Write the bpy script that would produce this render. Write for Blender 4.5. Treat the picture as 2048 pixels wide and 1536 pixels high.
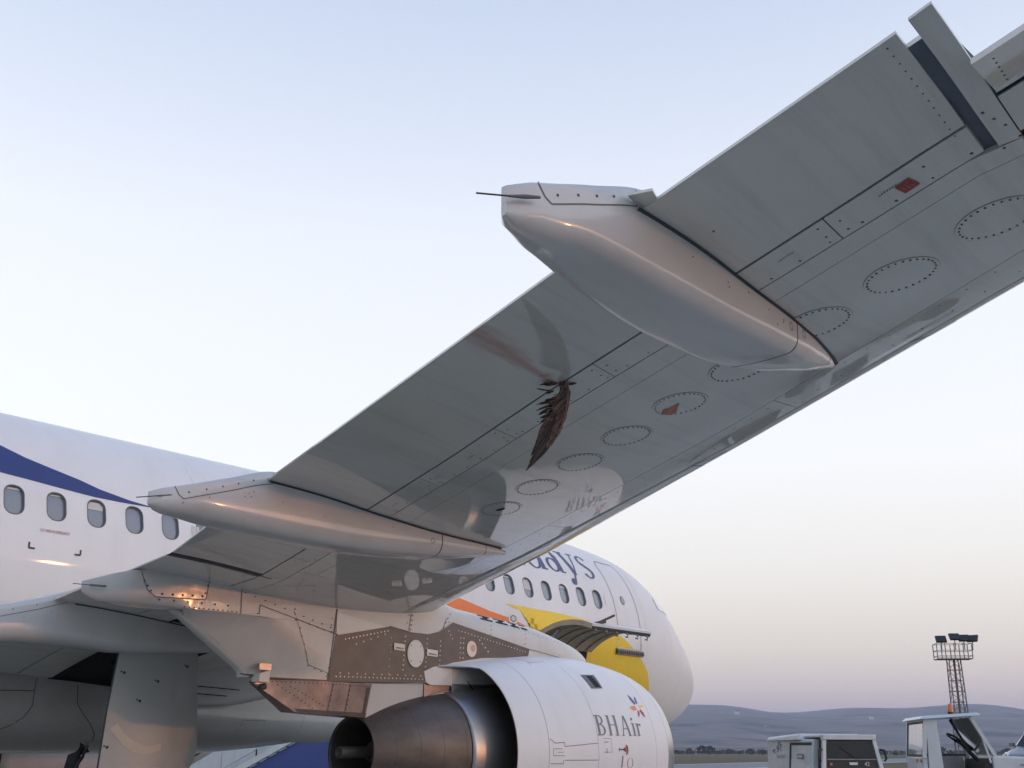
import bpy, bmesh, math, random
import numpy as np
from mathutils import Vector, Matrix, noise as mnoise
random.seed(7)
R = math.radians
sc = bpy.context.scene
for o in list(bpy.data.objects): bpy.data.objects.remove(o)

# ------------------------------------------------------------------ camera
CAM = Vector((14.7524, -23.8367, 1.5841))
YAW, PITCH, ROLL, FPX = R(40.42), R(18.374), R(0.217), 2206.6
cd = bpy.data.cameras.new('camera'); cam = bpy.data.objects.new('camera', cd)
sc.collection.objects.link(cam); sc.camera = cam
cd.sensor_width = 36; cd.lens = 36 * FPX / 2048; cd.clip_start = 0.1; cd.clip_end = 20000
FW = Vector((-math.sin(YAW) * math.cos(PITCH), math.cos(YAW) * math.cos(PITCH), math.sin(PITCH)))
RT = Vector((math.cos(YAW), math.sin(YAW), 0)); UP = RT.cross(FW)
r2 = math.cos(ROLL) * RT + math.sin(ROLL) * UP; u2 = -math.sin(ROLL) * RT + math.cos(ROLL) * UP
m = Matrix((r2, u2, -FW)).transposed().to_4x4(); m.translation = CAM; cam.matrix_world = m

# ------------------------------------------------------------------ sky and sun
SUN = Vector((0.889, 0.449, 0.058)).normalized()
sun_el = math.asin(SUN.z); sun_az = math.atan2(SUN.x, SUN.y)
w = bpy.data.worlds.new('World'); sc.world = w; w.use_nodes = True
wn = w.node_tree.nodes; wl = w.node_tree.links
bg = wn['Background']; sky = wn.new('ShaderNodeTexSky'); sky.sky_type = 'NISHITA'; sky.sun_disc = False
sky.sun_elevation = sun_el; sky.sun_rotation = sun_az
sky.air_density = 1.0; sky.dust_density = 1.0; sky.ozone_density = 1.0
# pale evening sky: the physical sky, graded by height so that it pales to white above a pinkish grey horizon
def lin(c): return tuple((v / 255 / 12.92 if v / 255 <= .04045 else ((v / 255 + .055) / 1.055) ** 2.4) for v in c)
SKY_K, EXPO, NISH = 1.27, 2.0, 0.22
wtc = wn.new('ShaderNodeTexCoord'); wsp = wn.new('ShaderNodeSeparateXYZ'); wl.new(wtc.outputs['Generated'], wsp.inputs[0])
wcr = wn.new('ShaderNodeValToRGB'); wl.new(wsp.outputs[2], wcr.inputs[0]); els = wcr.color_ramp.elements
stops = [(0, (230, 196, 184)), (.035, (229, 203, 190)), (.085, (236, 221, 208)), (.16, (246, 240, 234)), (.24, (250, 249, 251)), (.33, (241, 244, 253)), (.43, (234, 238, 249)), (.53, (212, 221, 240)), (.63, (190, 204, 230)), (.8, (150, 178, 228)), (1, (115, 152, 215))]
els[0].position = 0; els[0].color = (*lin(stops[0][1]), 1); els[1].position = 1; els[1].color = (*lin(stops[-1][1]), 1)
for p_, c_ in stops[1:-1]: e_ = els.new(p_); e_.color = (*lin(c_), 1)
wsc = wn.new('ShaderNodeVectorMath'); wsc.operation = 'SCALE'; wl.new(wcr.outputs[0], wsc.inputs[0]); wsc.inputs['Scale'].default_value = SKY_K / (0.15 * 2 ** EXPO)
wmx = wn.new('ShaderNodeMix'); wmx.data_type = 'RGBA'; wmx.inputs['Factor'].default_value = NISH
whs = wn.new('ShaderNodeHueSaturation'); whs.inputs['Saturation'].default_value = .45; wl.new(sky.outputs[0], whs.inputs['Color'])
wl.new(wsc.outputs[0], wmx.inputs['A']); wl.new(whs.outputs[0], wmx.inputs['B'])
wl.new(wmx.outputs['Result'], bg.inputs[0]); bg.inputs[1].default_value = 0.15
sd = bpy.data.lights.new('sun', 'SUN'); so = bpy.data.objects.new('sun', sd); sc.collection.objects.link(so)
sd.energy = 0.22; sd.angle = R(1.2); sd.color = (1.0, 0.36, 0.11)
so.rotation_euler = SUN.to_track_quat('Z', 'Y').to_euler(); so.location = (60, 30, 30)
sc.view_settings.view_transform = 'Standard'; sc.view_settings.look = 'None'
sc.view_settings.gamma = 1; sc.view_settings.use_curve_mapping = False
sc.view_settings.exposure = EXPO

# ------------------------------------------------------------------ materials
def pbr(name, base, rough=0.5, metal=0.0, coat=0.0, coat_rough=0.03, nscale=3.0, namt=0.0, dark=None, bscale=0, bstr=0.0, spec=0.5, rvar=0.0, stretch=None, world=False):
    mt = bpy.data.materials.new(name); mt.use_nodes = True
    nt = mt.node_tree; b = nt.nodes['Principled BSDF']
    b.inputs['Base Color'].default_value = (*base, 1); b.inputs['Roughness'].default_value = rough
    b.inputs['Metallic'].default_value = metal; b.inputs['Specular IOR Level'].default_value = spec
    b.inputs['Coat Weight'].default_value = coat; b.inputs['Coat Roughness'].default_value = coat_rough
    tc = nt.nodes.new('ShaderNodeTexCoord'); src = tc.outputs['Object']
    if world:
        g = nt.nodes.new('ShaderNodeNewGeometry'); src = g.outputs['Position']
    if stretch:
        mp = nt.nodes.new('ShaderNodeMapping'); mp.inputs['Scale'].default_value = stretch
        nt.links.new(src, mp.inputs[0]); src = mp.outputs[0]
    if name == 'grey_wing_paint': b.inputs['Coat IOR'].default_value = 2.2
    if namt > 0:
        n = nt.nodes.new('ShaderNodeTexNoise'); n.inputs['Scale'].default_value = nscale; n.inputs['Detail'].default_value = 6
        n.inputs['Roughness'].default_value = 0.6
        nt.links.new(src, n.inputs['Vector'])
        cr = nt.nodes.new('ShaderNodeValToRGB'); d = dark or tuple(c * (1 - namt) for c in base)
        cr.color_ramp.elements[0].position = 0.3; cr.color_ramp.elements[1].position = 0.68
        cr.color_ramp.elements[0].color = (*d, 1); cr.color_ramp.elements[1].color = (*base, 1)
        nt.links.new(n.outputs['Fac'], cr.inputs[0]); nt.links.new(cr.outputs[0], b.inputs['Base Color'])
        if rvar:
            mr = nt.nodes.new('ShaderNodeMapRange'); mr.inputs['To Min'].default_value = rough + rvar; mr.inputs['To Max'].default_value = rough
            nt.links.new(n.outputs['Fac'], mr.inputs[0]); nt.links.new(mr.outputs[0], b.inputs['Roughness'])
    if bstr > 0:
        n2 = nt.nodes.new('ShaderNodeTexNoise'); n2.inputs['Scale'].default_value = bscale; n2.inputs['Detail'].default_value = 2
        nt.links.new(src, n2.inputs['Vector'])
        bp = nt.nodes.new('ShaderNodeBump'); bp.inputs['Strength'].default_value = bstr; bp.inputs['Distance'].default_value = 0.02
        nt.links.new(n2.outputs['Fac'], bp.inputs['Height']); nt.links.new(bp.outputs[0], b.inputs['Normal'])
        if coat: nt.links.new(bp.outputs[0], b.inputs['Coat Normal'])
    return mt
M = {}
M['white'] = pbr('white_paint', (.80, .80, .795), .45, coat=.14, coat_rough=.04, nscale=1.3, namt=.05, bscale=1.5, bstr=.03, spec=.15)
M['wing'] = pbr('grey_wing_paint', (.66, .655, .605), .4, coat=1, coat_rough=.025, nscale=1.1, namt=.09, bscale=1.1, bstr=.025, spec=.3)
def streaks(mt, sx, sy, amt, col):
    nt = mt.node_tree; b = nt.nodes['Principled BSDF']; base = b.inputs['Base Color'].links[0].from_socket
    g = nt.nodes.new('ShaderNodeNewGeometry'); mp = nt.nodes.new('ShaderNodeMapping'); mp.inputs['Scale'].default_value = (sx, sy, 1); nt.links.new(g.outputs['Position'], mp.inputs[0])
    n = nt.nodes.new('ShaderNodeTexNoise'); n.inputs['Scale'].default_value = 1; n.inputs['Detail'].default_value = 7; n.inputs['Roughness'].default_value = .65; nt.links.new(mp.outputs[0], n.inputs['Vector'])
    k = nt.nodes.new('ShaderNodeMapRange'); k.inputs['From Min'].default_value = .48; k.inputs['From Max'].default_value = .75; k.inputs['To Max'].default_value = amt; nt.links.new(n.outputs['Fac'], k.inputs[0])
    mx = nt.nodes.new('ShaderNodeMix'); mx.data_type = 'RGBA'; mx.inputs['B'].default_value = (*col, 1); nt.links.new(k.outputs[0], mx.inputs['Factor']); nt.links.new(base, mx.inputs['A']); nt.links.new(mx.outputs['Result'], b.inputs['Base Color'])
streaks(M['wing'], 9, .7, .38, (.30, .29, .27)); streaks(M['white'], .6, 3.5, .14, (.5, .48, .45))
M['fairing'] = pbr('pale_fairing_paint', (.62, .615, .605), .3, coat=.7, coat_rough=.08, nscale=2.2, namt=.07, bscale=1.6, bstr=.03)
M['pylon'] = pbr('pylon_paint', (.56, .55, .53), .35, coat=.5, coat_rough=.08, nscale=2.4, namt=.1, bscale=2.5, bstr=.05)
M['ripple'] = pbr('rippled_pylon_paint', (.56, .55, .53), .35, coat=1, coat_rough=.13, nscale=2.4, namt=.1, bscale=4.2, bstr=.30)
M['titanium'] = pbr('dark_titanium', (.115, .103, .097), .42, metal=.35, nscale=5, namt=.25, bscale=8, bstr=.05)
M['heat'] = pbr('heat_tinted_metal', (.50, .38, .33), .34, metal=.75, nscale=3.5, namt=.35, dark=(.25, .2, .18), bscale=5, bstr=.1)
M['nozzle'] = pbr('burnt_nozzle_metal', (.165, .145, .135), .45, metal=.5, nscale=2.6, namt=.6, bscale=3, bstr=.06, rvar=.15, stretch=(1, .35, 1))
M['corecowl'] = pbr('core_cowl_metal', (.46, .46, .46), .4, metal=.9, nscale=3, namt=.12, bscale=4, bstr=.05)
M['lip'] = pbr('bare_aluminium_lip', (.6, .6, .58), .3, metal=.9, nscale=4, namt=.1)
M['navygap'] = pbr('shaded_slot_paint', (.10, .13, .17), .5, namt=.2)
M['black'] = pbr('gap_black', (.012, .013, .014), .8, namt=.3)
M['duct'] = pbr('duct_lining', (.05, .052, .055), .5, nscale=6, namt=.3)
M['seal'] = pbr('dark_seal', (.05, .058, .065), .6, nscale=8, namt=.3)
M['seam'] = pbr('seam_grey', (.16, .16, .16), .6, nscale=8, namt=.2)
M['fast'] = pbr('fastener_dark', (.085, .088, .09), .5, namt=.2)
M['fastl'] = pbr('fastener_light', (.55, .5, .46), .35, metal=.5, namt=.2)
M['ring'] = pbr('access_panel_ring', (.3, .305, .305), .6, namt=.2)
M['blue'] = pbr('livery_blue', (.028, .045, .19), .4, coat=.25, nscale=2, namt=.08)
M['orange'] = pbr('livery_orange', (.85, .2, .04), .4, coat=.2, nscale=2, namt=.08)
M['yellow'] = pbr('livery_yellow', (.88, .62, .04), .45, coat=.12, nscale=2, namt=.08)
M['navy'] = pbr('lettering_navy', (.03, .05, .16), .4, coat=.4, namt=.05)
M['greytxt'] = pbr('lettering_grey', (.13, .14, .16), .4, coat=.4, namt=.05)
M['redtxt'] = pbr('lettering_red', (.35, .07, .05), .5, namt=.1)
M['dullred'] = pbr('dull_red', (.52, .22, .15), .6, namt=.2, nscale=15)
M['red'] = pbr('placard_red', (.42, .05, .04), .5, namt=.15, nscale=20)
M['pane'] = pbr('window_pane', (.25, .285, .33), .12, coat=1, coat_rough=.02, namt=.08)
M['rim'] = pbr('window_rim', (.14, .145, .155), .4, namt=.15)
M['shade'] = pbr('window_shade', (.6, .6, .58), .5, namt=.05)
M['tan'] = pbr('door_lining_primer', (.50, .42, .30), .55, nscale=5, namt=.3)
M['cream'] = pbr('cream_marking', (.62, .58, .50), .5, namt=.12)
M['steel'] = pbr('worn_steel', (.3, .3, .3), .4, metal=.7, nscale=6, namt=.25)
M['rubber'] = pbr('tyre_rubber', (.018, .018, .018), .8, nscale=12, namt=.3)
M['glass'] = pbr('dark_glass', (.02, .025, .03), .12, coat=0, spec=.25, namt=.2)
M['clear'] = pbr('cab_glass', (.55, .58, .55), .08, coat=1, namt=.1)
M['gsewhite'] = pbr('vehicle_white_paint', (.60, .63, .64), .4, coat=.4, nscale=4, namt=.14, bscale=3, bstr=.04)
M['plastic'] = pbr('black_plastic', (.02, .021, .022), .5, nscale=9, namt=.3)
M['galv'] = pbr('galvanised_steel', (.2, .19, .18), .55, metal=.4, nscale=3, namt=.3)
M['amber'] = pbr('amber_beacon', (.6, .16, .03), .3, coat=.6, namt=.1)
M['bluepanel'] = pbr('stairs_blue', (.02, .055, .27), .4, coat=.5, nscale=3, namt=.12)
M['carpaint'] = pbr('car_silver', (.15, .165, .19), .3, metal=.4, coat=1, namt=.06)
M['concrete'] = pbr('apron_concrete', (.36, .36, .32), .85, nscale=.35, namt=.25, bscale=30, bstr=.1, world=True)
M['asphalt'] = pbr('taxiway_asphalt', (.22, .23, .235), .8, nscale=.2, namt=.2, world=True)
M['paint'] = pbr('marking_paint', (.7, .7, .68), .6, namt=.15)
M['trunk'] = pbr('bark', (.09, .07, .055), .9, namt=.3)
M['feather_dark'] = pbr('dark_feather', (.028, .022, .02), .6, nscale=40, namt=.45, stretch=(1, 1, 4))
M['feather_brown'] = pbr('brown_feather', (.26, .155, .12), .65, nscale=30, namt=.6, dark=(.035, .024, .022), stretch=(1, 1, 3))
M['feather_pale'] = pbr('pale_feather_edge', (.36, .25, .21), .7, nscale=30, namt=.5)
M['flesh'] = pbr('torn_flesh', (.16, .055, .045), .45, nscale=40, namt=.5)
M['logo_blue'] = M['blue']
M['belly'] = pbr('belly_grey_paint', (.44, .45, .44), .4, coat=.6, coat_rough=.08, nscale=1.5, namt=.12, bscale=1.5, bstr=.04)

def grass_mat(name, c1, c2, c3, sc1, sc2):
    mt = bpy.data.materials.new(name); mt.use_nodes = True; nt = mt.node_tree; b = nt.nodes['Principled BSDF']
    b.inputs['Roughness'].default_value = .95; b.inputs['Specular IOR Level'].default_value = .15
    g = nt.nodes.new('ShaderNodeNewGeometry')
    a = nt.nodes.new('ShaderNodeTexNoise'); a.inputs['Scale'].default_value = sc1; a.inputs['Detail'].default_value = 8
    d = nt.nodes.new('ShaderNodeTexNoise'); d.inputs['Scale'].default_value = sc2; d.inputs['Detail'].default_value = 5
    nt.links.new(g.outputs['Position'], a.inputs['Vector']); nt.links.new(g.outputs['Position'], d.inputs['Vector'])
    r1 = nt.nodes.new('ShaderNodeValToRGB'); r1.color_ramp.elements[0].position = .38; r1.color_ramp.elements[1].position = .62
    r1.color_ramp.elements[0].color = (*c1, 1); r1.color_ramp.elements[1].color = (*c2, 1)
    nt.links.new(a.outputs['Fac'], r1.inputs[0])
    r3 = nt.nodes.new('ShaderNodeValToRGB'); r3.color_ramp.elements[0].position = .5; r3.color_ramp.elements[1].position = .62
    r3.color_ramp.elements[0].color = (0, 0, 0, 1)
    nt.links.new(d.outputs['Fac'], r3.inputs[0])
    mx = nt.nodes.new('ShaderNodeMix'); mx.data_type = 'RGBA'; mx.inputs['B'].default_value = (*c3, 1)
    nt.links.new(r3.outputs[0], mx.inputs['Factor']); nt.links.new(r1.outputs[0], mx.inputs['A'])
    nt.links.new(mx.outputs['Result'], b.inputs['Base Color'])
    return mt
M['grass'] = grass_mat('airfield_grass', (.10, .095, .04), (.13, .11, .055), (.12, .08, .05), .06, .02)
M['hill'] = grass_mat('hill_fields', (.12, .11, .09), (.21, .175, .145), (.035, .045, .045), .006, .008)
M['bush'] = pbr('bush_leaves', (.055, .06, .03), .9, nscale=2, namt=.5, world=True)
M['bush2'] = pbr('dry_bush_leaves', (.09, .07, .045), .9, nscale=2, namt=.5, world=True)
M['housewall'] = pbr('house_render', (.7, .68, .64), .8, namt=.1)
M['roof'] = pbr('house_tiles', (.3, .12, .07), .8, namt=.2)

streaks(M['fairing'], 5, 1.0, .3, (.38, .36, .33)); streaks(M['belly'], 2, 1.2, .4, (.2, .19, .17)); streaks(M['pylon'], 3, 1.5, .3, (.33, .31, .28)); streaks(M['nozzle'], 3, .5, .5, (.09, .08, .075)); streaks(M['gsewhite'], 3, 3, .3, (.32, .31, .28))
# stain of dried blood on the flap: its own shape, fixed to the metal
def flap_paint():
    mt = M['wing'].copy(); mt.name = 'blood_streaked_wing_paint'; nt = mt.node_tree; b = nt.nodes['Principled BSDF']
    base = b.inputs['Base Color'].links[0].from_socket
    g = nt.nodes.new('ShaderNodeNewGeometry'); sp = nt.nodes.new('ShaderNodeSeparateXYZ'); nt.links.new(g.outputs['Position'], sp.inputs[0])
    n = nt.nodes.new('ShaderNodeTexNoise'); n.inputs['Scale'].default_value = 6; n.inputs['Detail'].default_value = 5
    mp = nt.nodes.new('ShaderNodeMapping'); mp.inputs['Scale'].default_value = (4, .9, 1)
    nt.links.new(g.outputs['Position'], mp.inputs[0]); nt.links.new(mp.outputs[0], n.inputs['Vector'])
    def mth(op, a, bb, c=None):
        k = nt.nodes.new('ShaderNodeMath'); k.operation = op
        for i, v in enumerate((a, bb, c)):
            if v is None: continue
            if isinstance(v, (int, float)): k.inputs[i].default_value = v
            else: nt.links.new(v, k.inputs[i])
        return k.outputs[0]
    def mr(v, a, bb, c, d):
        k = nt.nodes.new('ShaderNodeMapRange'); k.interpolation_type = 'SMOOTHSTEP'
        k.inputs['From Min'].default_value = a; k.inputs['From Max'].default_value = bb; k.inputs['To Min'].default_value = c; k.inputs['To Max'].default_value = d
        nt.links.new(v, k.inputs[0]); return k.outputs[0]
    x, y = sp.outputs[0], sp.outputs[1]
    s = mth('MULTIPLY', y, -1.0)
    cen = mr(s, 19.25, 19.95, 11.165, 11.235)
    dx = mth('ABSOLUTE', mth('SUBTRACT', x, cen), 0)
    wd = mr(s, 19.25, 20.05, .04, .17)
    prof = mth('DIVIDE', dx, wd)
    f = mr(mth('ADD', prof, mth('MULTIPLY', n.outputs['Fac'], 1.1)), .55, 1.5, 1.0, 0.0)
    f = mth('MULTIPLY', f, mr(s, 20.0, 20.12, .85, .4))
    mx = nt.nodes.new('ShaderNodeMix'); mx.data_type = 'RGBA'; mx.inputs['B'].default_value = (.42, .21, .175, 1)
    nt.links.new(f, mx.inputs['Factor']); nt.links.new(base, mx.inputs['A']); nt.links.new(mx.outputs['Result'], b.inputs['Base Color'])
    # soot around the strike point
    return mt
M['flap'] = flap_paint()

# ------------------------------------------------------------------ helpers
def tag(o, label=None, cat=None, group=None, kind=None):
    for k, v in (('label', label), ('category', cat), ('group', group), ('kind', kind)):
        if v: o[k] = v
    return o
def empty(name, loc, rz=0.0):
    o = bpy.data.objects.new(name, None); sc.collection.objects.link(o); o.location = loc; o.rotation_euler = (0, 0, rz)
    o.empty_display_size = .3
    return o
class MB:
    def __init__(s): s.v = []; s.f = []; s.m = []; s.sm = []; s.mats = []
    def mi(s, mat):
        if mat not in s.mats: s.mats.append(mat)
        return s.mats.index(mat)
    def face(s, idx, mat, smooth=False): s.f.append(tuple(idx)); s.m.append(s.mi(mat)); s.sm.append(smooth)
    def poly(s, pts, mat, smooth=False):
        b = len(s.v); s.v += [tuple(p) for p in pts]; s.face(range(b, b + len(pts)), mat, smooth)
    def grid(s, rows, mat, smooth=True, cu=False, cv=False, flip=False):
        b = len(s.v); nr, nc = len(rows), len(rows[0])
        for r_ in rows: s.v += [tuple(p) for p in r_]
        for i in range(nr if cu else nr - 1):
            for j in range(nc if cv else nc - 1):
                a, c, d, e = i * nc + j, i * nc + (j + 1) % nc, ((i + 1) % nr) * nc + (j + 1) % nc, ((i + 1) % nr) * nc + j
                q = (b + a, b + c, b + d, b + e)
                s.face(q[::-1] if flip else q, mat, smooth)
        return b
    def box(s, c, h, mat, rot=None):
        c = Vector(c); h = Vector(h); P = []
        for z in (-1, 1):
            for x, y in ((-1, -1), (1, -1), (1, 1), (-1, 1)):
                q = Vector((x * h.x, y * h.y, z * h.z)); q = rot @ q if rot else q
                P.append(c + q)
        s.hexa(P, mat)
    def hexa(s, P, mat):
        b = len(s.v); s.v += [tuple(p) for p in P]
        for q in ((3, 2, 1, 0), (4, 5, 6, 7), (0, 1, 5, 4), (1, 2, 6, 5), (2, 3, 7, 6), (3, 0, 4, 7)): s.face([b + i for i in q], mat)
    def beam(s, a, b_, wx, wy, mat, up=Vector((0, 0, 1))):
        a = Vector(a); b_ = Vector(b_); d = (b_ - a).normalized()
        if abs(d.dot(up)) > .98: up = Vector((1, 0, 0))
        x = d.cross(up).normalized(); y = x.cross(d)
        P = [a + i * x * wx + j * y * wy for i, j in ((-1, -1), (1, -1), (1, 1), (-1, 1))] + [b_ + i * x * wx + j * y * wy for i, j in ((-1, -1), (1, -1), (1, 1), (-1, 1))]
        s.hexa(P, mat)
    def tube(s, pts, rad, mat, n=10, caps=True, smooth=True):
        pts = [Vector(p) for p in pts]; rows = []
        rads = rad if isinstance(rad, (list, tuple)) else [rad] * len(pts)
        for i, p in enumerate(pts):
            d = (pts[min(i + 1, len(pts) - 1)] - pts[max(i - 1, 0)]).normalized()
            ref = Vector((0, 0, 1)) if abs(d.z) < .9 else Vector((1, 0, 0))
            x = d.cross(ref).normalized(); y = d.cross(x)
            rows.append([p + rads[i] * (math.cos(2 * math.pi * k / n) * x + math.sin(2 * math.pi * k / n) * y) for k in range(n)])
        s.grid(rows, mat, smooth, cv=True)
        if caps:
            s.poly(rows[0], mat); s.poly(rows[-1][::-1], mat)
    def disc(s, c, nrm, rad, mat, n=6, h=.003, up=None):
        c = Vector(c); nrm = Vector(nrm).normalized()
        ref = Vector((0, 0, 1)) if abs(nrm.z) < .9 else Vector((1, 0, 0))
        x = nrm.cross(ref).normalized(); y = nrm.cross(x)
        top = [c + nrm * h + rad * (math.cos(2 * math.pi * k / n) * x + math.sin(2 * math.pi * k / n) * y) for k in range(n)]
        bot = [p - nrm * (h + .002) for p in top]
        s.poly(top, mat); b = len(s.v); s.v += [tuple(p) for p in top + bot]
        for k in range(n): s.face((b + k, b + n + k, b + n + (k + 1) % n, b + (k + 1) % n), mat)
    def build(s, name, parent=None, org=None, kind=None, recalc=True, loc=None, bevel=0):
        me = bpy.data.meshes.new(name)
        vs = s.v if org is None else [(x - org[0], y - org[1], z - org[2]) for x, y, z in s.v]
        me.from_pydata(vs, [], s.f); 
        for mt in s.mats: me.materials.append(mt)
        me.polygons.foreach_set('material_index', s.m); me.polygons.foreach_set('use_smooth', s.sm)
        if recalc:
            bm = bmesh.new(); bm.from_mesh(me); bmesh.ops.recalc_face_normals(bm, faces=bm.faces); bm.to_mesh(me); bm.free()
        me.update()
        o = bpy.data.objects.new(name, me); sc.collection.objects.link(o)
        if parent: o.parent = parent
        if loc: o.location = loc
        if kind: o['kind'] = kind
        if bevel:
            md = o.modifiers.new('bevel', 'BEVEL'); md.width = bevel; md.segments = 2; md.limit_method = 'ANGLE'; md.angle_limit = R(40)
        return o
def pchip(xs, ys):
    xs = np.array(xs, float); ys = np.array(ys, float); h = np.diff(xs); dl = np.diff(ys) / h; d = np.zeros_like(ys)
    for i in range(1, len(xs) - 1):
        if dl[i - 1] * dl[i] > 0:
            w1 = 2 * h[i] + h[i - 1]; w2 = h[i] + 2 * h[i - 1]; d[i] = (w1 + w2) / (w1 / dl[i - 1] + w2 / dl[i])
    d[0] = dl[0]; d[-1] = dl[-1]
    def f(x):
        x = min(max(x, xs[0]), xs[-1]); i = min(max(int(np.searchsorted(xs, x)) - 1, 0), len(h) - 1)
        t = (x - xs[i]) / h[i]
        return float((2 * t**3 - 3 * t**2 + 1) * ys[i] + (t**3 - 2 * t**2 + t) * h[i] * d[i] + (-2 * t**3 + 3 * t**2) * ys[i + 1] + (t**3 - t**2) * h[i] * d[i + 1])
    return f
def lerp(a, b, t): return a + (b - a) * t
def fr(a, b, n): return [a + (b - a) * i / (n - 1) for i in range(n)]
def sstep(a, b, x):
    t = min(max((x - a) / (b - a), 0), 1); return t * t * (3 - 2 * t)

# ================================================================== GROUND
mb = MB(); n = 96; rr = [0, 60, 150, 300, 500, 800, 1200, 1700, 2300, 3000, 3600, 4200, 4800, 5500, 6500]
def gh(r, a):
    if r < 900: return 0
    rid = 120 + 26 * math.sin(a * 3.1 + 1.2) + 14 * math.sin(a * 9.3) + 9 * math.sin(a * 23 + 2) + 5 * math.sin(a * 61)
    v = mnoise.noise(Vector((math.cos(a) * r / 700, math.sin(a) * r / 700, 0)))
    v2 = mnoise.noise(Vector((math.cos(a) * r / 260, math.sin(a) * r / 260, 5)))
    return sstep(1000, 4500, r) * rid + sstep(1000, 2500, r) * (v * 46 + v2 * 14) * (1 - .75 * sstep(3500, 4400, r))
flat = MB(); hill = MB()
rows = [[(r_ * math.cos(2 * math.pi * k / n), r_ * math.sin(2 * math.pi * k / n), -.02) for k in range(n)] for r_ in (1, 60, 150, 300, 500, 800, 1100)]
flat.grid(rows, M['grass'], cv=True); flat.poly(rows[0], M['grass'])
tag(flat.build('grass_field'), kind='structure')
nh = 520; rows = []
for r_ in (990, 1200, 1500, 1900, 2300, 2700, 3100, 3500, 3900, 4200, 4500, 4800, 5100, 5500):
    rows.append([(r_ * math.cos(2 * math.pi * k / nh), r_ * math.sin(2 * math.pi * k / nh), gh(r_, 2 * math.pi * k / nh) - (.3 if r_ < 1000 else 0)) for k in range(nh)])
hill.grid(rows, M['hill'], cv=True); tag(hill.build('hills'), kind='structure')
mb = MB()
mb.poly([(-60, -140, .004), (120, -140, .004), (120, 50, .004), (-60, 50, .004)], M['concrete'])
tag(mb.build('apron'), kind='structure')
# taxiway, running away from the apron
td = Vector((-.217, .976, 0)); tn = Vector((td.y, -td.x, 0)); tp = Vector((-52, 88, 0))
mb = MB()
for i in range(20):
    a = tp + td * (-90 + i * 45); b_ = tp + td * (-90 + (i + 1) * 45)
    mb.poly([a + tn * 9 + Vector((0, 0, .006)), a - tn * 9 + Vector((0, 0, .006)), b_ - tn * 9 + Vector((0, 0, .006)), b_ + tn * 9 + Vector((0, 0, .006))], M['asphalt'])
tag(mb.build('taxiway'), kind='structure')
mb = MB()
for sgn in (-1, 1):
    a = tp + td * -90 + tn * 8.2 * sgn; b_ = tp + td * 810 + tn * 8.2 * sgn; z = Vector((0, 0, .012))
    mb.poly([a + tn * .35 + z, a - tn * .35 + z, b_ - tn * .35 + z, b_ + tn * .35 + z], M['paint'])
tag(mb.build('taxiway_edge_line'), kind='structure')

# ================================================================== AIRLINER
ORG = Vector((0, -17.7, 0))
plane = empty('airliner', ORG)
tag(plane, 'white airliner with grey wing overhead, orange and yellow stripes and open cargo door', 'airliner')
def P(x, s, z): return Vector((x, -s, z))
def A(mb, name, parent=None, kind=None, **k): return mb.build(name, parent or plane, ORG, kind, **k)

# ---------------------------------------------------------------- fuselage
ZC = 3.811
NS = lambda L: [.40 + .9 * x if x < 4 else x for x in L]
f_top = pchip(NS([0, .08, .3, .7, 1.2, 1.8, 2.4, 2.9, 3.4, 4.1, 5.0, 6.0, 7.0, 24, 28, 33, 37.5]), [3.0, 3.28, 3.55, 3.85, 4.13, 4.45, 4.92, 5.28, 5.50, 5.68, 5.79, 5.86, 5.881, 5.881, 5.87, 5.75, 5.45])
f_bot = pchip(NS([0, .08, .3, .7, 1.2, 1.8, 2.6, 3.6, 5.0, 6.5, 24, 28, 33, 37.5]), [3.0, 2.76, 2.5, 2.28, 2.10, 1.97, 1.87, 1.79, 1.75, 1.741, 1.741, 2.3, 3.7, 5.0])
f_hw = pchip(NS([0, .08, .3, .7, 1.2, 1.8, 2.6, 3.6, 4.6, 5.6, 6.6, 24, 28, 33, 37.5]), [.001, .28, .54, .86, 1.14, 1.38, 1.60, 1.80, 1.91, 1.96, 1.975, 1.975, 1.8, 1.05, .2])
f_mid = pchip(NS([0, .5, 1.5, 3, 4.6, 6, 24, 30, 37.5]), [3.0, 3.02, 3.25, 3.55, 3.75, ZC, ZC, 4.2, 5.2])
def fus(s, th, off=0.0):
    mid = f_mid(s); h = (f_top(s) - mid) if math.sin(th) >= 0 else (mid - f_bot(s)); hw = f_hw(s); h = max(h, .001)
    c, n_ = math.cos(th), math.sin(th)
    nx, nz = c / hw, n_ / h; L = math.hypot(nx, nz)
    return P(hw * c + off * nx / L, s, mid + h * n_ + off * nz / L)
def fus_sz(s, z, off=0.003):
    mid = f_mid(s); h = (f_top(s) - mid) if z >= mid else (mid - f_bot(s))
    return fus(s, math.asin(max(-1, min(1, (z - mid) / h))), off)
WZ = 4.40; TW = math.asin((WZ - ZC) / 2.07); TB = R(8.5)
WS = [6.1322 + .533 * j for j in range(33)]
s0b, s1b = WS[0] - .2665, WS[-1] + .2665
mb = MB()
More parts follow.
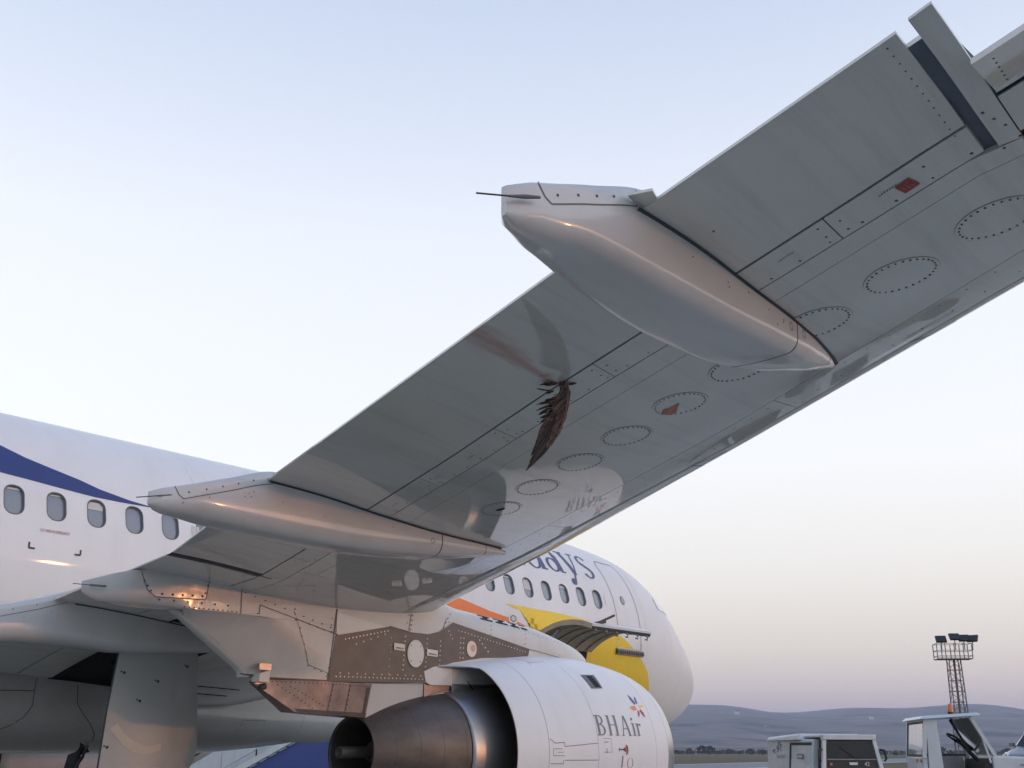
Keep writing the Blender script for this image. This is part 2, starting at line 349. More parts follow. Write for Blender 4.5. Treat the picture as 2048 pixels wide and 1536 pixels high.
# front part (to first window band), aft part; thetas aligned on band
ths_all = fr(TW + TB, TW + 2 * math.pi - TB, 70)
ths_ring = ths_all + fr(TW - TB, TW + TB, 6)[1:-1]
sn = [0, .02, .05, .08, .13, .2, .3, .42, .56, .7, .85, 1, 1.2, 1.4, 1.6, 1.8, 2, 2.2, 2.4, 2.6, 2.8, 3, 3.3, 3.6, 4, 4.4, 4.8, 5.2, 5.6, s0b]
sn = NS(sn)
mb.grid([[fus(s, t) for t in ths_ring] for s in sn], M['white'], cv=True)
mb.grid([[fus(s, t) for t in ths_ring] for s in [s1b] + fr(24.3, 37.4, 20)], M['white'], cv=True)
mb.grid([[fus(s, t) for t in ths_all] for s in fr(s0b, s1b, 67)], M['white'])
# window band with holes
def rrect(hw, hh, rad, n=5):
    pts = []
    for cx, cy, a0 in ((1, 1, 0), (-1, 1, 90), (-1, -1, 180), (1, -1, 270)):
        for k in range(n):
            a = R(a0 + 90 * k / (n - 1)); pts.append((cx * (hw - rad) + rad * math.cos(a), cy * (hh - rad) + rad * math.sin(a)))
    return pts
WH = rrect(.122, .178, .105)
def to_edge(x, z, a, b):
    k = max(abs(x) / a, abs(z) / b); return (x / k, z / k)
aH, bH = .2665, 2.07 * math.sin(TB)
def wpt(s, dx, dth, off=0): return fus(s - dx, TW + dth, off)
outer = []
for x, z in WH:
    ex, ez = to_edge(x, z, aH, .305); outer.append((ex, ez / .305 * TB))
# force the four corners
for cx in (-1, 1):
    for cz in (-1, 1):
        i = min(range(len(outer)), key=lambda i: (outer[i][0] - cx * aH)**2 + ((outer[i][1] / TB - cz) * .3)**2); outer[i] = (cx * aH, cz * TB)
inner = [(x, z / (2.07 * math.cos(TW))) for x, z in WH]
for s in WS:
    rows = []
    for t in (0, .33, .66, 1): rows.append([wpt(s, lerp(o_[0], i_[0], t), lerp(o_[1], i_[1], t)) for o_, i_ in zip(outer, inner)])
    mb.grid(rows, M['white'], cv=True)
fuselage = A(mb, 'fuselage')
bm = bmesh.new(); bm.from_mesh(fuselage.data); bmesh.ops.remove_doubles(bm, verts=bm.verts, dist=.0005); bm.to_mesh(fuselage.data); bm.free()
me = fuselage.data
nrm = []
for v in me.vertices:
    s = -(v.co.y + ORG.y); x, z = v.co.x, v.co.z
    e = .02; mid = f_mid(s); 
    h = (f_top(s) - mid) if z >= mid else (mid - f_bot(s)); h = max(h, .01); hw = max(f_hw(s), .01)
    # implicit gradient, with slope along s
    def F(ss):
        m_ = f_mid(ss); hh = (f_top(ss) - m_) if z >= m_ else (m_ - f_bot(ss)); return (x / max(f_hw(ss), .01))**2 + ((z - m_) / max(hh, .01))**2
    if s < .46: nrm.append((0, 1, 0)); continue
    ds = (F(s + e) - F(s - e)) / (2 * e)
    g = Vector((2 * x / hw**2, -ds, 2 * (z - mid) / h**2)); nrm.append(g.normalized())
me.normals_split_custom_set_from_vertices(nrm)

# cabin windows (starboard)
def win_mesh():
    mb = MB(); s = 12.0
    r0 = [wpt(s, x, z, .0015) for x, z in [(a * 1.06, b * 1.05) for a, b in inner]]
    r1 = [wpt(s, x, z, .006) for x, z in [(a * 1.03, b * 1.02) for a, b in inner]]
    r2_ = [wpt(s, x * .97, z * .98, .0) for x, z in inner]
    r3 = [wpt(s, x * .93, z * .95, -.035) for x, z in inner]
    mb.grid([r0, r1, r2_, r3], M['rim'], cv=True)
    r4 = [wpt(s, x * .5, z * .5, -.034) for x, z in inner]
    mb.grid([r3, r4], M['pane'], cv=True); mb.poly(r4, M['pane'])
    return mb
wm = win_mesh(); first = None
for j, s in enumerate(WS):
    if first is None:
        first = wm.build('cabin_window', fuselage, (0, -12.0, 0)); first.location = (0, 0, 0); o = first
    else:
        o = first.copy(); sc.collection.objects.link(o); o.parent = fuselage
    o.location = (0, -s - ORG.y, 0)
# half-drawn shade in one window
mb = MB(); s = WS[20]
mb.poly([wpt(s, x, z, -.028) for x, z in ((-.1, R(1.5)), (.1, R(1.5)), (.11, R(3)), (.06, R(4.5)), (-.06, R(4.5)), (-.11, R(3)))], M['shade'])
A(mb, 'window_shade', fuselage)
for k_, lo_ in ((2, 3.2), (4, -1.0), (5, 3.8), (21, 4.2), (22, 3.9)):
    mb = MB(); s = WS[k_]
    mb.poly([wpt(s, x, z, -.028) for x, z in ((-.105, R(lo_)), (.105, R(lo_)), (.10, R(max(lo_, 3.4))), (.06, R(4.7)), (-.06, R(4.7)), (-.10, R(max(lo_, 3.4))))], M['shade']); A(mb, 'window_shade', fuselage)

# ---------------------------------------------------------------- decals
def cut_poly(poly, step):
    bm = bmesh.new(); vs = [bm.verts.new((x, y, 0)) for x, y in poly]; bm.faces.new(vs)
    bmesh.ops.triangulate(bm, faces=bm.faces[:])
    xs = [p[0] for p in poly]; ys = [p[1] for p in poly]
    for ax, lo, hi in ((0, min(xs), max(xs)), (1, min(ys), max(ys))):
        k = int((hi - lo) / step)
        for i in range(1, k + 1):
            c = lo + (hi - lo) * i / (k + 1); co = (c, 0, 0) if ax == 0 else (0, c, 0); no = (1, 0, 0) if ax == 0 else (0, 1, 0)
            bmesh.ops.bisect_plane(bm, geom=bm.verts[:] + bm.edges[:] + bm.faces[:], plane_co=co, plane_no=no, dist=1e-6)
    bm.verts.ensure_lookup_table(); bm.verts.index_update()
    V = [v.co.copy() for v in bm.verts]; F = [[v.index for v in f.verts] for f in bm.faces]; bm.free()
    return V, F
def decal(mb, poly, fn, mat, off=.003, step=.12, smooth=True):
    V, F = cut_poly(poly, step); b = len(mb.v)
    mb.v += [tuple(fn(v.x, v.y, off)) for v in V]
    for f in F: mb.face([b + i for i in f], mat, smooth)
def strip(mb, pts, width, fn, mat, off=.004, step=.12):
    for (a, b) in zip(pts, pts[1:]):
        dx, dy = b[0] - a[0], b[1] - a[1]; L = math.hypot(dx, dy)
        if L < 1e-6: continue
        nx, ny = -dy / L * width / 2, dx / L * width / 2; k = max(1, int(L / step))
        rows = [[fn(lerp(a[0], b[0], i / k) + nx, lerp(a[1], b[1], i / k) + ny, off), fn(lerp(a[0], b[0], i / k) - nx, lerp(a[1], b[1], i / k) - ny, off)] for i in range(k + 1)]
        mb.grid(rows, mat)
def liv(name, poly, mat, off=.003):
    mb = MB(); decal(mb, poly, fus_sz, mat, off, .1); return A(mb, name, fuselage)
liv('blue_stripe', [(22, 5.62), (20.5, 5.80), (19.5, 5.62), (18.6, 5.36), (17.97, 5.1), (17.68, 4.99), (17.35, 4.905), (16.98, 4.815), (16.72, 4.735), (16.3, 4.655), (15.9, 4.612), (16.4, 4.606), (16.8, 4.612), (17.27, 4.65), (17.65, 4.685), (18.02, 4.715), (19.5, 4.86), (22, 5.15)], M['blue'])
liv('orange_stripe', [(11.8, 4.27), (10.9, 4.14), (10.03, 3.985), (9.4, 3.865), (8.84, 3.79), (8.34, 3.67), (8.7, 3.63), (9.5, 3.70), (11.8, 4.0)], M['orange'])
liv('yellow_stripe', [(8.99, 4.035), (8.3, 4.02), (7.42, 4.0), (6.58, 3.95), (5.77, 3.81), (5.34, 3.7), (4.79, 3.44), (4.3, 3.1), (4.05, 2.8), (3.95, 2.4), (4.0, 2.0), (6.6, 2.0), (6.9, 2.8), (7.3, 3.4), (7.81, 3.82), (8.1, 3.86), (8.59, 3.95)], M['yellow'])
# round outflow emblem behind the orange stripe
mb = MB()
def ngon(cx, cy, rx, ry, n=16, a0=0): return [(cx + rx * math.cos(R(a0) + 2 * math.pi * k / n), cy + ry * math.sin(R(a0) + 2 * math.pi * k / n)) for k in range(n)]
decal(mb, ngon(8.78, 3.79, .13, .09), fus_sz, M['white'], .006); decal(mb, ngon(8.78, 3.79, .085, .06), fus_sz, M['seam'], .008); decal(mb, ngon(8.78, 3.79, .06, .042), fus_sz, M['shade'], .010)
A(mb, 'pressure_valve', fuselage)
# service door: outline joints, porthole, sill
mb = MB()
DZ0, DZ1, DS0, DS1 = 3.46, 5.28, 4.70, 5.56
door = [(DS1, DZ0 + .08), (DS1 - .08, DZ0), (DS0 + .08, DZ0), (DS0, DZ0 + .08), (DS0, DZ1 - .1), (DS0 + .1, DZ1), (DS1 - .1, DZ1), (DS1, DZ1 - .1), (DS1, DZ0 + .08)]
strip(mb, door, .014, fus_sz, M['seam'], .003)
decal(mb, ngon(5.2, 4.47, .075, .09), fus_sz, M['rim'], .006); decal(mb, ngon(5.2, 4.47, .05, .065), fus_sz, M['pane'], .009)
A(mb, 'service_door', fuselage)
mb = MB()
rows = []
for o_ in (.002, .05, .05, .002):
    pass
for k, (z, o_) in enumerate(((3.50, .002), (3.49, .045), (3.40, .05), (3.38, .002))): rows.append([fus_sz(lerp(DS1 + .06, DS0 - .06, t), z, o_) for t in fr(0, 1, 8)])
mb.grid(rows, M['steel'], False)
for i in range(12):
    c = fus_sz(lerp(DS1 + .03, DS0 - .03, i / 11), 3.44, .05); mb.box(c, (.012, .02, .03), M['fast'])
A(mb, 'door_sill', fuselage)
mb = MB()
strip(mb, [(DS1 + .02, 3.50), (DS1 + .02, 3.66)], .03, fus_sz, M['shade'], .007); strip(mb, [(DS0 - .02, 3.5), (DS0 - .02, 3.66)], .03, fus_sz, M['shade'], .007); strip(mb, [(DS1, 3.51), (DS0, 3.51)], .025, fus_sz, M['shade'], .008)
A(mb, 'door_frame_marking', fuselage)
# fuselage skin joints
for s in (4.45, 14.0, 15.2, 18.45):
    mb = MB(); strip(mb, [(s, z) for z in fr(2.2, 5.75, 20)], .008, fus_sz, M['shade'], .003); A(mb, 'skin_joint', fuselage)
mb = MB(); strip(mb, [(s, 3.15) for s in fr(6.5, 11.5, 30)], .006, fus_sz, M['shade'], .003); A(mb, 'skin_joint', fuselage)
# grey patch by the wing
liv('patch_plate', [(15.28, 4.18), (15.40, 4.18), (15.40, 4.45), (15.28, 4.45)], M['shade'], .003)
# cockpit window on the nose
mb = MB()
for poly in ([(2.35, 4.42), (2.95, 4.42), (3.15, 4.75), (2.75, 4.93), (2.5, 4.80)], [(3.02, 4.43), (3.55, 4.47), (3.5, 4.72), (3.2, 4.78)]):
    decal(mb, poly, fus_sz, M['pane'], .006)
A(mb, 'cockpit_window', fuselage)
mb = MB(); strip(mb, [(1.05, z) for z in fr(2.35, 3.9, 24)], .010, fus_sz, M['seam'], .003); A(mb, 'radome_joint', fuselage)

# ---------------------------------------------------------------- lettering
def arc(cx, cy, rx, ry, a0, a1, tx, ty, n=14):
    o_ = [(cx + rx * math.cos(R(lerp(a0, a1, k / n))), cy + ry * math.sin(R(lerp(a0, a1, k / n)))) for k in range(n + 1)]
    i_ = [(cx + (rx - tx) * math.cos(R(lerp(a0, a1, k / n))), cy + (ry - ty) * math.sin(R(lerp(a0, a1, k / n)))) for k in range(n + 1)]
    return [[o_[k], o_[k + 1], i_[k + 1], i_[k]] for k in range(n)]
def rect(x0, y0, x1, y1): return [[(x0, y0), (x1, y0), (x1, y1), (x0, y1)]]
def diag(x0, y0, x1, y1, t): return [[(x0, y0), (x0 + t, y0), (x1 + t, y1), (x1, y1)]]
T, t = .135, .05
def serif(x, y, w_=.24): return rect(x - w_ / 2, y, x + w_ / 2, y + .035)
G = {
 'H': (.80, rect(.12, 0, .12 + T, 1) + rect(.58, 0, .58 + T, 1) + rect(.12, .5, .68, .54) + serif(.17, 0) + serif(.17, .965) + serif(.63, 0) + serif(.63, .965)),
 'B': (.66, rect(.12, 0, .12 + T, 1) + rect(.03, 0, .34, t) + rect(.03, 1 - t, .32, 1) + rect(.12, .52, .34, .52 + t) + arc(.31, .77, .25, .23, 90, -90, .10, t) + arc(.33, .27, .29, .27, 90, -90, .11, t)),
 'A': (.74, diag(.08, 0, .33, 1, .05) + diag(.56, 0, .33, 1, .12) + rect(.2, .32, .5, .36) + serif(.1, 0, .2) + serif(.62, 0, .24)),
 'i': (.30, rect(.10, 0, .10 + T, .64) + serif(.15, 0) + rect(.02, .605, .12, .64) + arc(.15, .85, .07, .07, 0, 360, .07, .07)),
 'r': (.42, rect(.08, 0, .08 + T, .64) + serif(.13, 0) + rect(0, .605, .1, .64) + arc(.32, .45, .19, .19, 160, 50, .06, .06) + arc(.37, .56, .06, .06, 0, 360, .06, .06)),
 'o': (.60, arc(.3, .32, .28, .34, 0, 360, .10, .035, 24)),
 'l': (.30, rect(.10, 0, .10 + T, 1.02) + serif(.15, 0) + rect(.02, .985, .12, 1.02)),
 'd': (.64, arc(.28, .32, .26, .34, 0, 360, .10, .035, 24) + rect(.45, 0, .45 + T, 1.02) + rect(.38, .985, .47, 1.02) + rect(.5, 0, .64, .035)),
 'a': (.54, rect(.34, .03, .34 + T, .48) + arc(.25, .46, .195, .2, 0, 165, .10, .04) + arc(.22, .19, .20, .2, 0, 360, .09, .04) + rect(.40, 0, .54, .035)),
 'y': (.56, diag(.22, .02, .05, .63, .12) + diag(.26, .0, .46, .63, .045) + serif(.1, .605, .24) + serif(.49, .605, .2) + [[(.30, .06), (.25, .06), (.12, -.24), (.19, -.24)]] + arc(.12, -.20, .09, .09, 0, 360, .09, .09)),
 's': (.46, arc(.22, .48, .18, .165, 20, 235, .08, .045) + arc(.22, .16, .19, .175, -160, 60, .09, .045) + [[(.1, .38), (.12, .46), (.36, .28), (.33, .18)]]),
}
def word(mb, text, x0, y0, size, fn, mat, slant=0, xs=1.0, off=.004, sp=.0):
    x = x0; k = 0
    for ch in text:
        adv, polys = G[ch]
        for pl in polys:
            q = [(x - (px * xs + slant * py) * size, y0 + py * size) for px, py in pl]
            decal(mb, q, fn, mat, off + .00025 * (k % 9), .1); k += 1
        x -= (adv * xs + sp) * size
    return x
G['days'] = None
mb = MB(); HX_ = 5.80 + sum((G[c][0] * 1.30 + .05) * .74 for c in 'Holidays'); word(mb, 'Holidays', HX_, 4.83, .74, fus_sz, M['navy'], xs=1.30, slant=-.03, sp=.05); A(mb, 'holidays_lettering', fuselage)
def text_mesh(mb, txt, fn, x0, y0, size, mat, off=.004, sx=1.0):
    cu = bpy.data.curves.new('t', 'FONT'); cu.body = txt; cu.size = size; cu.resolution_u = 2
    o = bpy.data.objects.new('t', cu); sc.collection.objects.link(o)
    me = o.to_mesh(); b = len(mb.v)
    mb.v += [tuple(fn(x0 - v.co.x * sx, y0 + v.co.y, off)) for v in me.vertices]
    for p in me.polygons: mb.face([b + i for i in p.vertices], mat)
    o.to_mesh_clear(); bpy.data.objects.remove(o); bpy.data.curves.remove(cu)
mb = MB(); text_mesh(mb, 'CUT HERE IN EMERGENCY', fus_sz, 17.53, 4.055, .052, M['redtxt'], sx=.62); A(mb, 'emergency_lettering', fuselage)
for s, d in ((17.64, -1), (16.985, 1)):
    mb = MB()
    if d < 0: strip(mb, [(s, 3.91), (s, 3.84), (s - .075, 3.84)], .022, fus_sz, M['seal'])
    else: strip(mb, [(s, 3.90), (s, 3.835), (s + .075, 3.835)], .022, fus_sz, M['seal'])
    A(mb, 'cut_here_marking', fuselage)

# ---------------------------------------------------------------- forward cargo door (open)
cz = empty('cargo_door', P(0, 0, 0) - ORG); cz.parent = plane
cz.location = Vector((0, 0, 0)) - ORG
HX, HZ = 1.965, 3.42
def cdoor(u, s, off=0):   # u 0..1 from hinge to free edge
    a = R(40 - 62 * u); L = 1.52
    # integrate the arc
    x, z, k = 0, 0, 12
    for i in range(k):
        uu = u * (i + .5) / k; aa = R(40 - 62 * uu); x += L * u / k * math.cos(aa); z += L * u / k * math.sin(aa)
    return P(HX + x - off * math.sin(a), s, HZ + z + off * math.cos(a))
CS0, CS1 = 6.55, 8.35
mb = MB()
mb.grid([[cdoor(u, s, 0) for s in fr(CS0, CS1, 8)] for u in fr(0, 1, 14)], M['white'])
us = fr(0, 1, 14)
for s_ in (CS0, CS1): mb.grid([[cdoor(u, s_, 0), cdoor(u, s_, -.09)] for u in us], M['tan'], False)
mb.grid([[cdoor(1, s, 0), cdoor(1, s, -.04)] for s in fr(CS0, CS1, 8)], M['white'], False); mb.grid([[cdoor(1, s, -.04), cdoor(1, s, -.10)] for s in fr(CS0, CS1, 8)], M['seal'], False)
mb.build('door_skin', cz, recalc=False)
mb = MB()
mb.grid([[cdoor(u, s, -.09) for s in fr(CS0 + .02, CS1 - .02, 8)] for u in fr(0, .99, 14)], M['tan'])
mb.build('door_lining', cz)
for s in fr(CS0 + .2, CS1 - .2, 5):
    mb = MB(); mb.grid([[cdoor(u, s + d, -.10 - h) for d, h in ((-.02, 0), (-.02, .014), (.02, .014), (.02, 0))] for u in fr(0.02, .97, 12)], M['tan'], False); mb.build('door_rib', cz)
for i in range(6):
    s = lerp(CS0 + .12, CS1 - .12, i / 5); mb = MB(); c = cdoor(1, s, -.10)
    mb.tube([c + Vector((-.02, 0, .03)), c + Vector((.03, 0, -.02)), c + Vector((.02, 0, -.06)), c + Vector((-.02, 0, -.05))], .016, M['steel'], 6); mb.build('door_latch', cz)
mb = MB(); c = cdoor(.9, CS1 - .35, 0); mb.beam(c, c + Vector((.05, .42, .16)), .018, .018, M['plastic']); mb.beam(c + Vector((0, -.1, -.02)), c + Vector((0.02, .15, .03)), .05, .025, M['plastic']); mb.build('door_handle', cz)
mb = MB()
mb.beam(P(1.9, CS1 - .1, 3.0), cdoor(.45, CS1 - .1, -.11), .025, .025, M['steel'])
mb.build('door_actuator', cz)
# black patch on the skin stands for the hold's shade
mb = MB(); decal(mb, [(CS0, 2.15), (CS1, 2.15), (CS1, 3.4), (CS0, 3.4)], fus_sz, M['black'], .007); A(mb, 'hold_shade_patch', fuselage)

# ---------------------------------------------------------------- wing
LEx = [0, 2.0, 6.37, 8.46, 11.31, 13.44, 17.2]; LEs = [11.9, 12.85, 14.98, 15.905, 17.32, 18.43, 20.35]
TEx = [0, 2.0, 5.6, 6.53, 8.77, 11.87, 12.62, 13.75, 17.2]; TEs = [18.5, 18.5, 18.52, 18.61, 19.30, 20.206, 20.417, 20.717, 21.75]
fLE = pchip(LEx, LEs)
def sLE(x): return float(np.interp(x, LEx, LEs))
def sTE(x): return float(np.interp(x, TEx, TEs))
BT = [0, .01, .03, .06, .1, .2, .3, .4, .5, .6, .7, .8, .9, 1]; BV = [0, .008, .0145, .0205, .026, .034, .0385, .04, .038, .032, .0235, .0135, .0055, 0]
UV_ = [0, .012, .022, .032, .042, .058, .067, .070, .067, .058, .046, .031, .016, .002]
fB = pchip(BT, BV); fU = pchip(BT, UV_)
def zpl(x): return 3.09 + .08925 * (x - 5.75)
def zlow(x, s, off=0.0):
    c = sTE(x) - sLE(x); t_ = min(max((s - sLE(x)) / c, 0), 1); return zpl(x) - c * fB(t_) - off - (.32 * ((5.5 - x) / 3.3)**2 * sstep(.2, .85, t_) if x < 5.5 else 0)
def zup(x, s):
    c = sTE(x) - sLE(x); t_ = min(max((s - sLE(x)) / c, 0), 1); return zpl(x) + c * fU(t_)
def W(x, s, off=0.0): return P(x, s, zlow(x, s, off))
sH = lambda x: float(np.interp(x, [0.5, 2.0, 5.9, 6.45, 7.373, 8.784, 9.912, 11.035, 11.844, 12.586, 13.194, 13.714], [17.65, 17.65, 17.60, 17.63, 17.923, 18.399, 18.775, 19.183, 19.455, 19.692, 19.899, 20.082]))
sS = lambda x: sH(x) - float(np.interp(x, [6.3, 9, 12, 13.8], [.24, .22, .205, .195]))
sF = lambda x: float(np.interp(x, [2, 6.4, 8.46, 11.44, 13.485, 17.2], [13.6, 15.55, 16.3, 17.56, 18.59, 20.5]))   # slat joint
KX, FX = 6.53, 13.735
wing = MB()
# closed dark core just above the lower skin, light upper surface
xs = fr(1.2, 6.5, 8) + fr(7, 13.4, 12) + [13.6, 13.695]
ts = [0, .004, .012, .03, .06, .1, .2, .3, .4, .5, .6, .7, .8, .9, .97, 1]
def core(xl, send, mt='black'):
    lo = [[P(x, lerp(sLE(x), send(x), t_), zlow(x, lerp(sLE(x), send(x), t_)) + .022 * min(1, t_ * 30) * (1 if t_ < .9 else .25)) for t_ in ts] for x in xl]
    up = [[P(x, lerp(sLE(x), send(x), t_), max(zup(x, lerp(sLE(x), send(x), t_)) + .006 * (1 - t_), zlow(x, lerp(sLE(x), send(x), t_)) + .006)) for t_ in ts] for x in xl]
    wing.grid(lo, M[mt]); wing.grid(up, M['wing'])
    for k in (0, -1): wing.grid([lo[k], up[k]], M['seal'], False)
    wing.grid([[r_[-1] for r_ in lo], [r_[-1] for r_ in up]], M['wing'], False)
    return lo, up
rows_l, rows_u = core(xs, lambda x: sTE(x) - .004)
core([13.695, 13.80], lambda x: sTE(x) - .10, 'navygap')
core([13.80, 13.845], lambda x: sTE(x) - .22, 'seal')
core(fr(13.87, 17.2, 9), lambda x: 20.19 + .30 * (x - 13.87))
wingo = A(wing, 'wing')
def panel(name, x0, x1, fa, fb, mat, ga=0.0, gb=0.0, gx0=.0, gx1=.0, nx=None, ns=10, depth=.02, parent=None):
    """skin panel of the lower surface between chord lines fa and fb, with joint gaps on its edges"""
    nx = nx or max(3, int(abs(x1 - x0) / .22) + 2)
    X = fr(x0 + gx0, x1 - gx1, nx); mb = MB()
    rows = [[W(x, lerp(fa(x) + ga, fb(x) - gb, t_)) for t_ in fr(0, 1, ns)] for x in X]
    mb.grid(rows, mat)
    per = [rows[0][j] for j in range(ns)] + [rows[i][-1] for i in range(1, nx)] + [rows[-1][j] for j in range(ns - 2, -1, -1)] + [rows[i][0] for i in range(nx - 2, 0, -1)]
    up = Vector((0, 0, depth))
    mb.grid([[p for p in per], [p + up for p in per]], mat, False, cv=True)
    return A(mb, name, parent or wingo)
g = .005
# slats / leading edge strip: wrap around the nose
def slat(x0, x1):
    mb = MB(); X = fr(x0 + .006, x1 - .006, max(4, int((x1 - x0) / .25)))
    rows = []
    for x in X:
        c = sTE(x) - sLE(x); tf = (sF(x) - sLE(x)) / c; row = [P(x, lerp(sLE(x), sTE(x), t_), zup(x, lerp(sLE(x), sTE(x), t_)) + .016) for t_ in (.12, .08, .05, .03, .012, .004)]
        row += [P(x, sLE(x) - .006, zpl(x) + .002)]
        row += [W(x, lerp(sLE(x), sF(x) - .006, t_)) for t_ in (.01, .03, .07, .15, .3, .5, .75, 1)]
        row += [W(x, sF(x) - .006, -.02)]
        rows.append(row)
    mb.grid(rows, M['wing']); return A(mb, 'slat', wingo)
for a, b_ in ((2.0, 5.45), (5.45, 7.9), (7.9, 10.85), (10.85, 13.55), (13.55, 16.2)): slat(a, b_)
s2 = lambda x: sF(x) + float(np.interp(x, [2, 6.5, 9, 13.5], [.42, .42, .33, .30]))     # front spar joint
s3 = lambda x: lerp(s2(x), sS(x), .86)
for i, (a, b_) in enumerate(((6.9, 9.3), (9.3, 11.9), (11.9, 14.4))):
    panel('leading_edge_panel', a, b_, sF, s2, M['wing'], .004, .003, .004, .004, ns=5)
tank = lambda x: lerp(s2(x), sS(x), .52)
panel('lower_skin_panel', 6.9, FX + .13, s2, s3, M['wing'], .002, .002, .003, .003, nx=34, ns=12)
panel('lower_skin_panel', 6.9, FX + .13, s3, sS, M['wing'], .002, .004, .003, .003, nx=34, ns=5)
SH = [6.55, 7.2, 8.45, 9.48, 10.475, 11.48, 12.3, 13.05, FX - .005]
for a, b_ in zip(SH, SH[1:]): panel('shroud_panel', a, b_, sS, sH, M['wing'], .005, .006, .004, .004, ns=4)
panel('outboard_flap', KX + .02, FX - .01, sH, sTE, M['flap'], .010, 0, nx=36, ns=14, depth=.012)
panel('inboard_flap', 2.06, KX - .10, sH, sTE, M['wing'], .012, 0, nx=20, ns=10, depth=.012)
# inboard box, between root and kink
panel('lower_skin_panel', 4.6, 6.9, sF, sS, M['wing'], .004, .004, .004, .003, nx=14, ns=14)
panel('lower_skin_panel', 2.0, 4.6, sF, lambda x: 16.15, M['wing'], .004, .003, 0, .003, nx=12, ns=10)
panel('shroud_panel', 4.6, 6.55, sS, sH, M['wing'], .006, .008, .004, .004, ns=4)
panel('shroud_panel', 2.06, 4.6, lambda x: 17.24, sH, M['wing'], .003, .008, .003, .003, ns=4)
# hinge seal inside each flap slot catches a little light along its aft lip
mb = MB()
for a, b_ in ((6.6, 11.1), (11.25, FX - .02)):
    X = fr(a, b_, 30); mb.grid([[W(x, sH(x) - .004, -.006), W(x, sH(x) + .006, -.006)] for x in X], M['seal'])
A(mb, 'slot_seal', wingo)
# dark strip drawn as the shadow between inboard and outboard flap at the kink
mb = MB(); rows = []
for t_ in fr(0, 1, 14):
    s = lerp(17.52, 18.60, t_); rows.append([W(KX - .10, s, -.008), W(KX - .05, s, .002), W(KX + .022, s, -.006)])
mb.grid(rows, M['seal']); A(mb, 'flap_gap_shade', wingo)
# outer wing: fixed piece between flap and aileron, then the aileron, then tip
FIX0, FIX1 = FX + .045, FX + .130
mb = MB(); rows = [[W(x, s) for s in fr(sS(FX) - .0, sTE(x) + .02, 12)] for x in fr(FIX0, FIX1, 3)]; mb.grid(rows, M['wing'])
per = [rows[0][j] for j in range(12)] + [rows[1][-1]] + [rows[2][j] for j in range(11, -1, -1)]
mb.grid([per, [p + Vector((0, 0, .010)) for p in per]], M['wing'], False); mb.grid([[p + Vector((0, 0, .010)) for p in r_] for r_ in rows], M['wing']); A(mb, 'fixed_fairing', wingo)
sAH = lambda x: 20.185 + .30 * (x - 13.87)
panel('trailing_edge_panel', FIX1 + .002, 16.9, lambda x: min(sS(FX) + .30 * (x - FX), sAH(x) - .1), sAH, M['wing'], .002, .012, .004, .0, nx=12, ns=8)
# drooped aileron; skylight on its blunt trailing edge painted in as white
mb = MB(); X = fr(FIX1 + .012, 16.4, 12)
def ail(x, t_, up=0.0):
    a_ = W(x, sAH(x) + .012); b_ = P(x + .03, 20.6 + .3 * (x - 13.91), 3.67 + .089 * (x - 13.91)); return a_.lerp(b_, t_) + Vector((0, 0, up))
lo = [[ail(x, t_) for t_ in fr(0, 1, 5)] for x in X]; hi = [[ail(x, t_, lerp(.13, .022, t_)) for t_ in fr(0, 1, 5)] for x in X]
mb.grid(lo, M['wing']); mb.grid(hi, M['white']); mb.grid([lo[0], hi[0]], M['wing'], False); mb.grid([[r_[0] for r_ in lo], [r_[0] for r_ in hi]], M['wing'], False); mb.grid([[r_[-1] for r_ in lo], [r_[-1] for r_ in hi]], M['white'], False)
ailo = A(mb, 'aileron', wingo)
mb = MB()
for i in range(6): mb.disc(ail(13.93 + .002 * i, .18 + .13 * i), (0, 0, -1), .004, M['fast'], 6, h=.002)
A(mb, 'fasteners', ailo, kind='stuff')
# access panels: oval covers with a ring joint
def spar_dir(x): return Vector((1, 0, 0)) 
OV = [(9.437, 17.716), (9.956, 17.924), (10.493, 18.138), (11.002, 18.331), (11.529, 18.547), (12.03, 18.75), (12.60, 18.97), (13.101, 19.154), (13.60, 19.355)]
fast = MB()
def ov_pt(c, a, ra, rb, off):
    q = R(21); ca, sa = math.cos(a) * ra, math.sin(a) * rb
    return W(c[0] + ca * math.cos(q) - sa * math.sin(q), c[1] + ca * math.sin(q) + sa * math.cos(q), off)
for i, c in enumerate(OV):
    ra, rb = (.185, .15) if c[0] > 9 else (.17, .14)
    mb = MB(); N = 40
    ring = lambda k, off: [ov_pt(c, 2 * math.pi * j / N, ra * k, rb * k, off) for j in range(N)]
    mb.grid([ring(1.0, .0005), ring(.99, .0035)], M['ring'], False, cv=True)
    mb.grid([ring(.99, .0032), ring(.6, .0032), ring(.25, .0032)], M['wing'], True, cv=True); mb.poly(ring(.25, .0032), M['wing'], True)
    A(mb, 'access_panel', wingo)
    for j in range(30):
        a = 2 * math.pi * (j + .3 * math.sin(i)) / 30; fast.disc(ov_pt(c, a, ra * .9, rb * .88, .0033), (0, 0, -1), .0054 * random.uniform(.8, 1.15), M['fast'], 6)
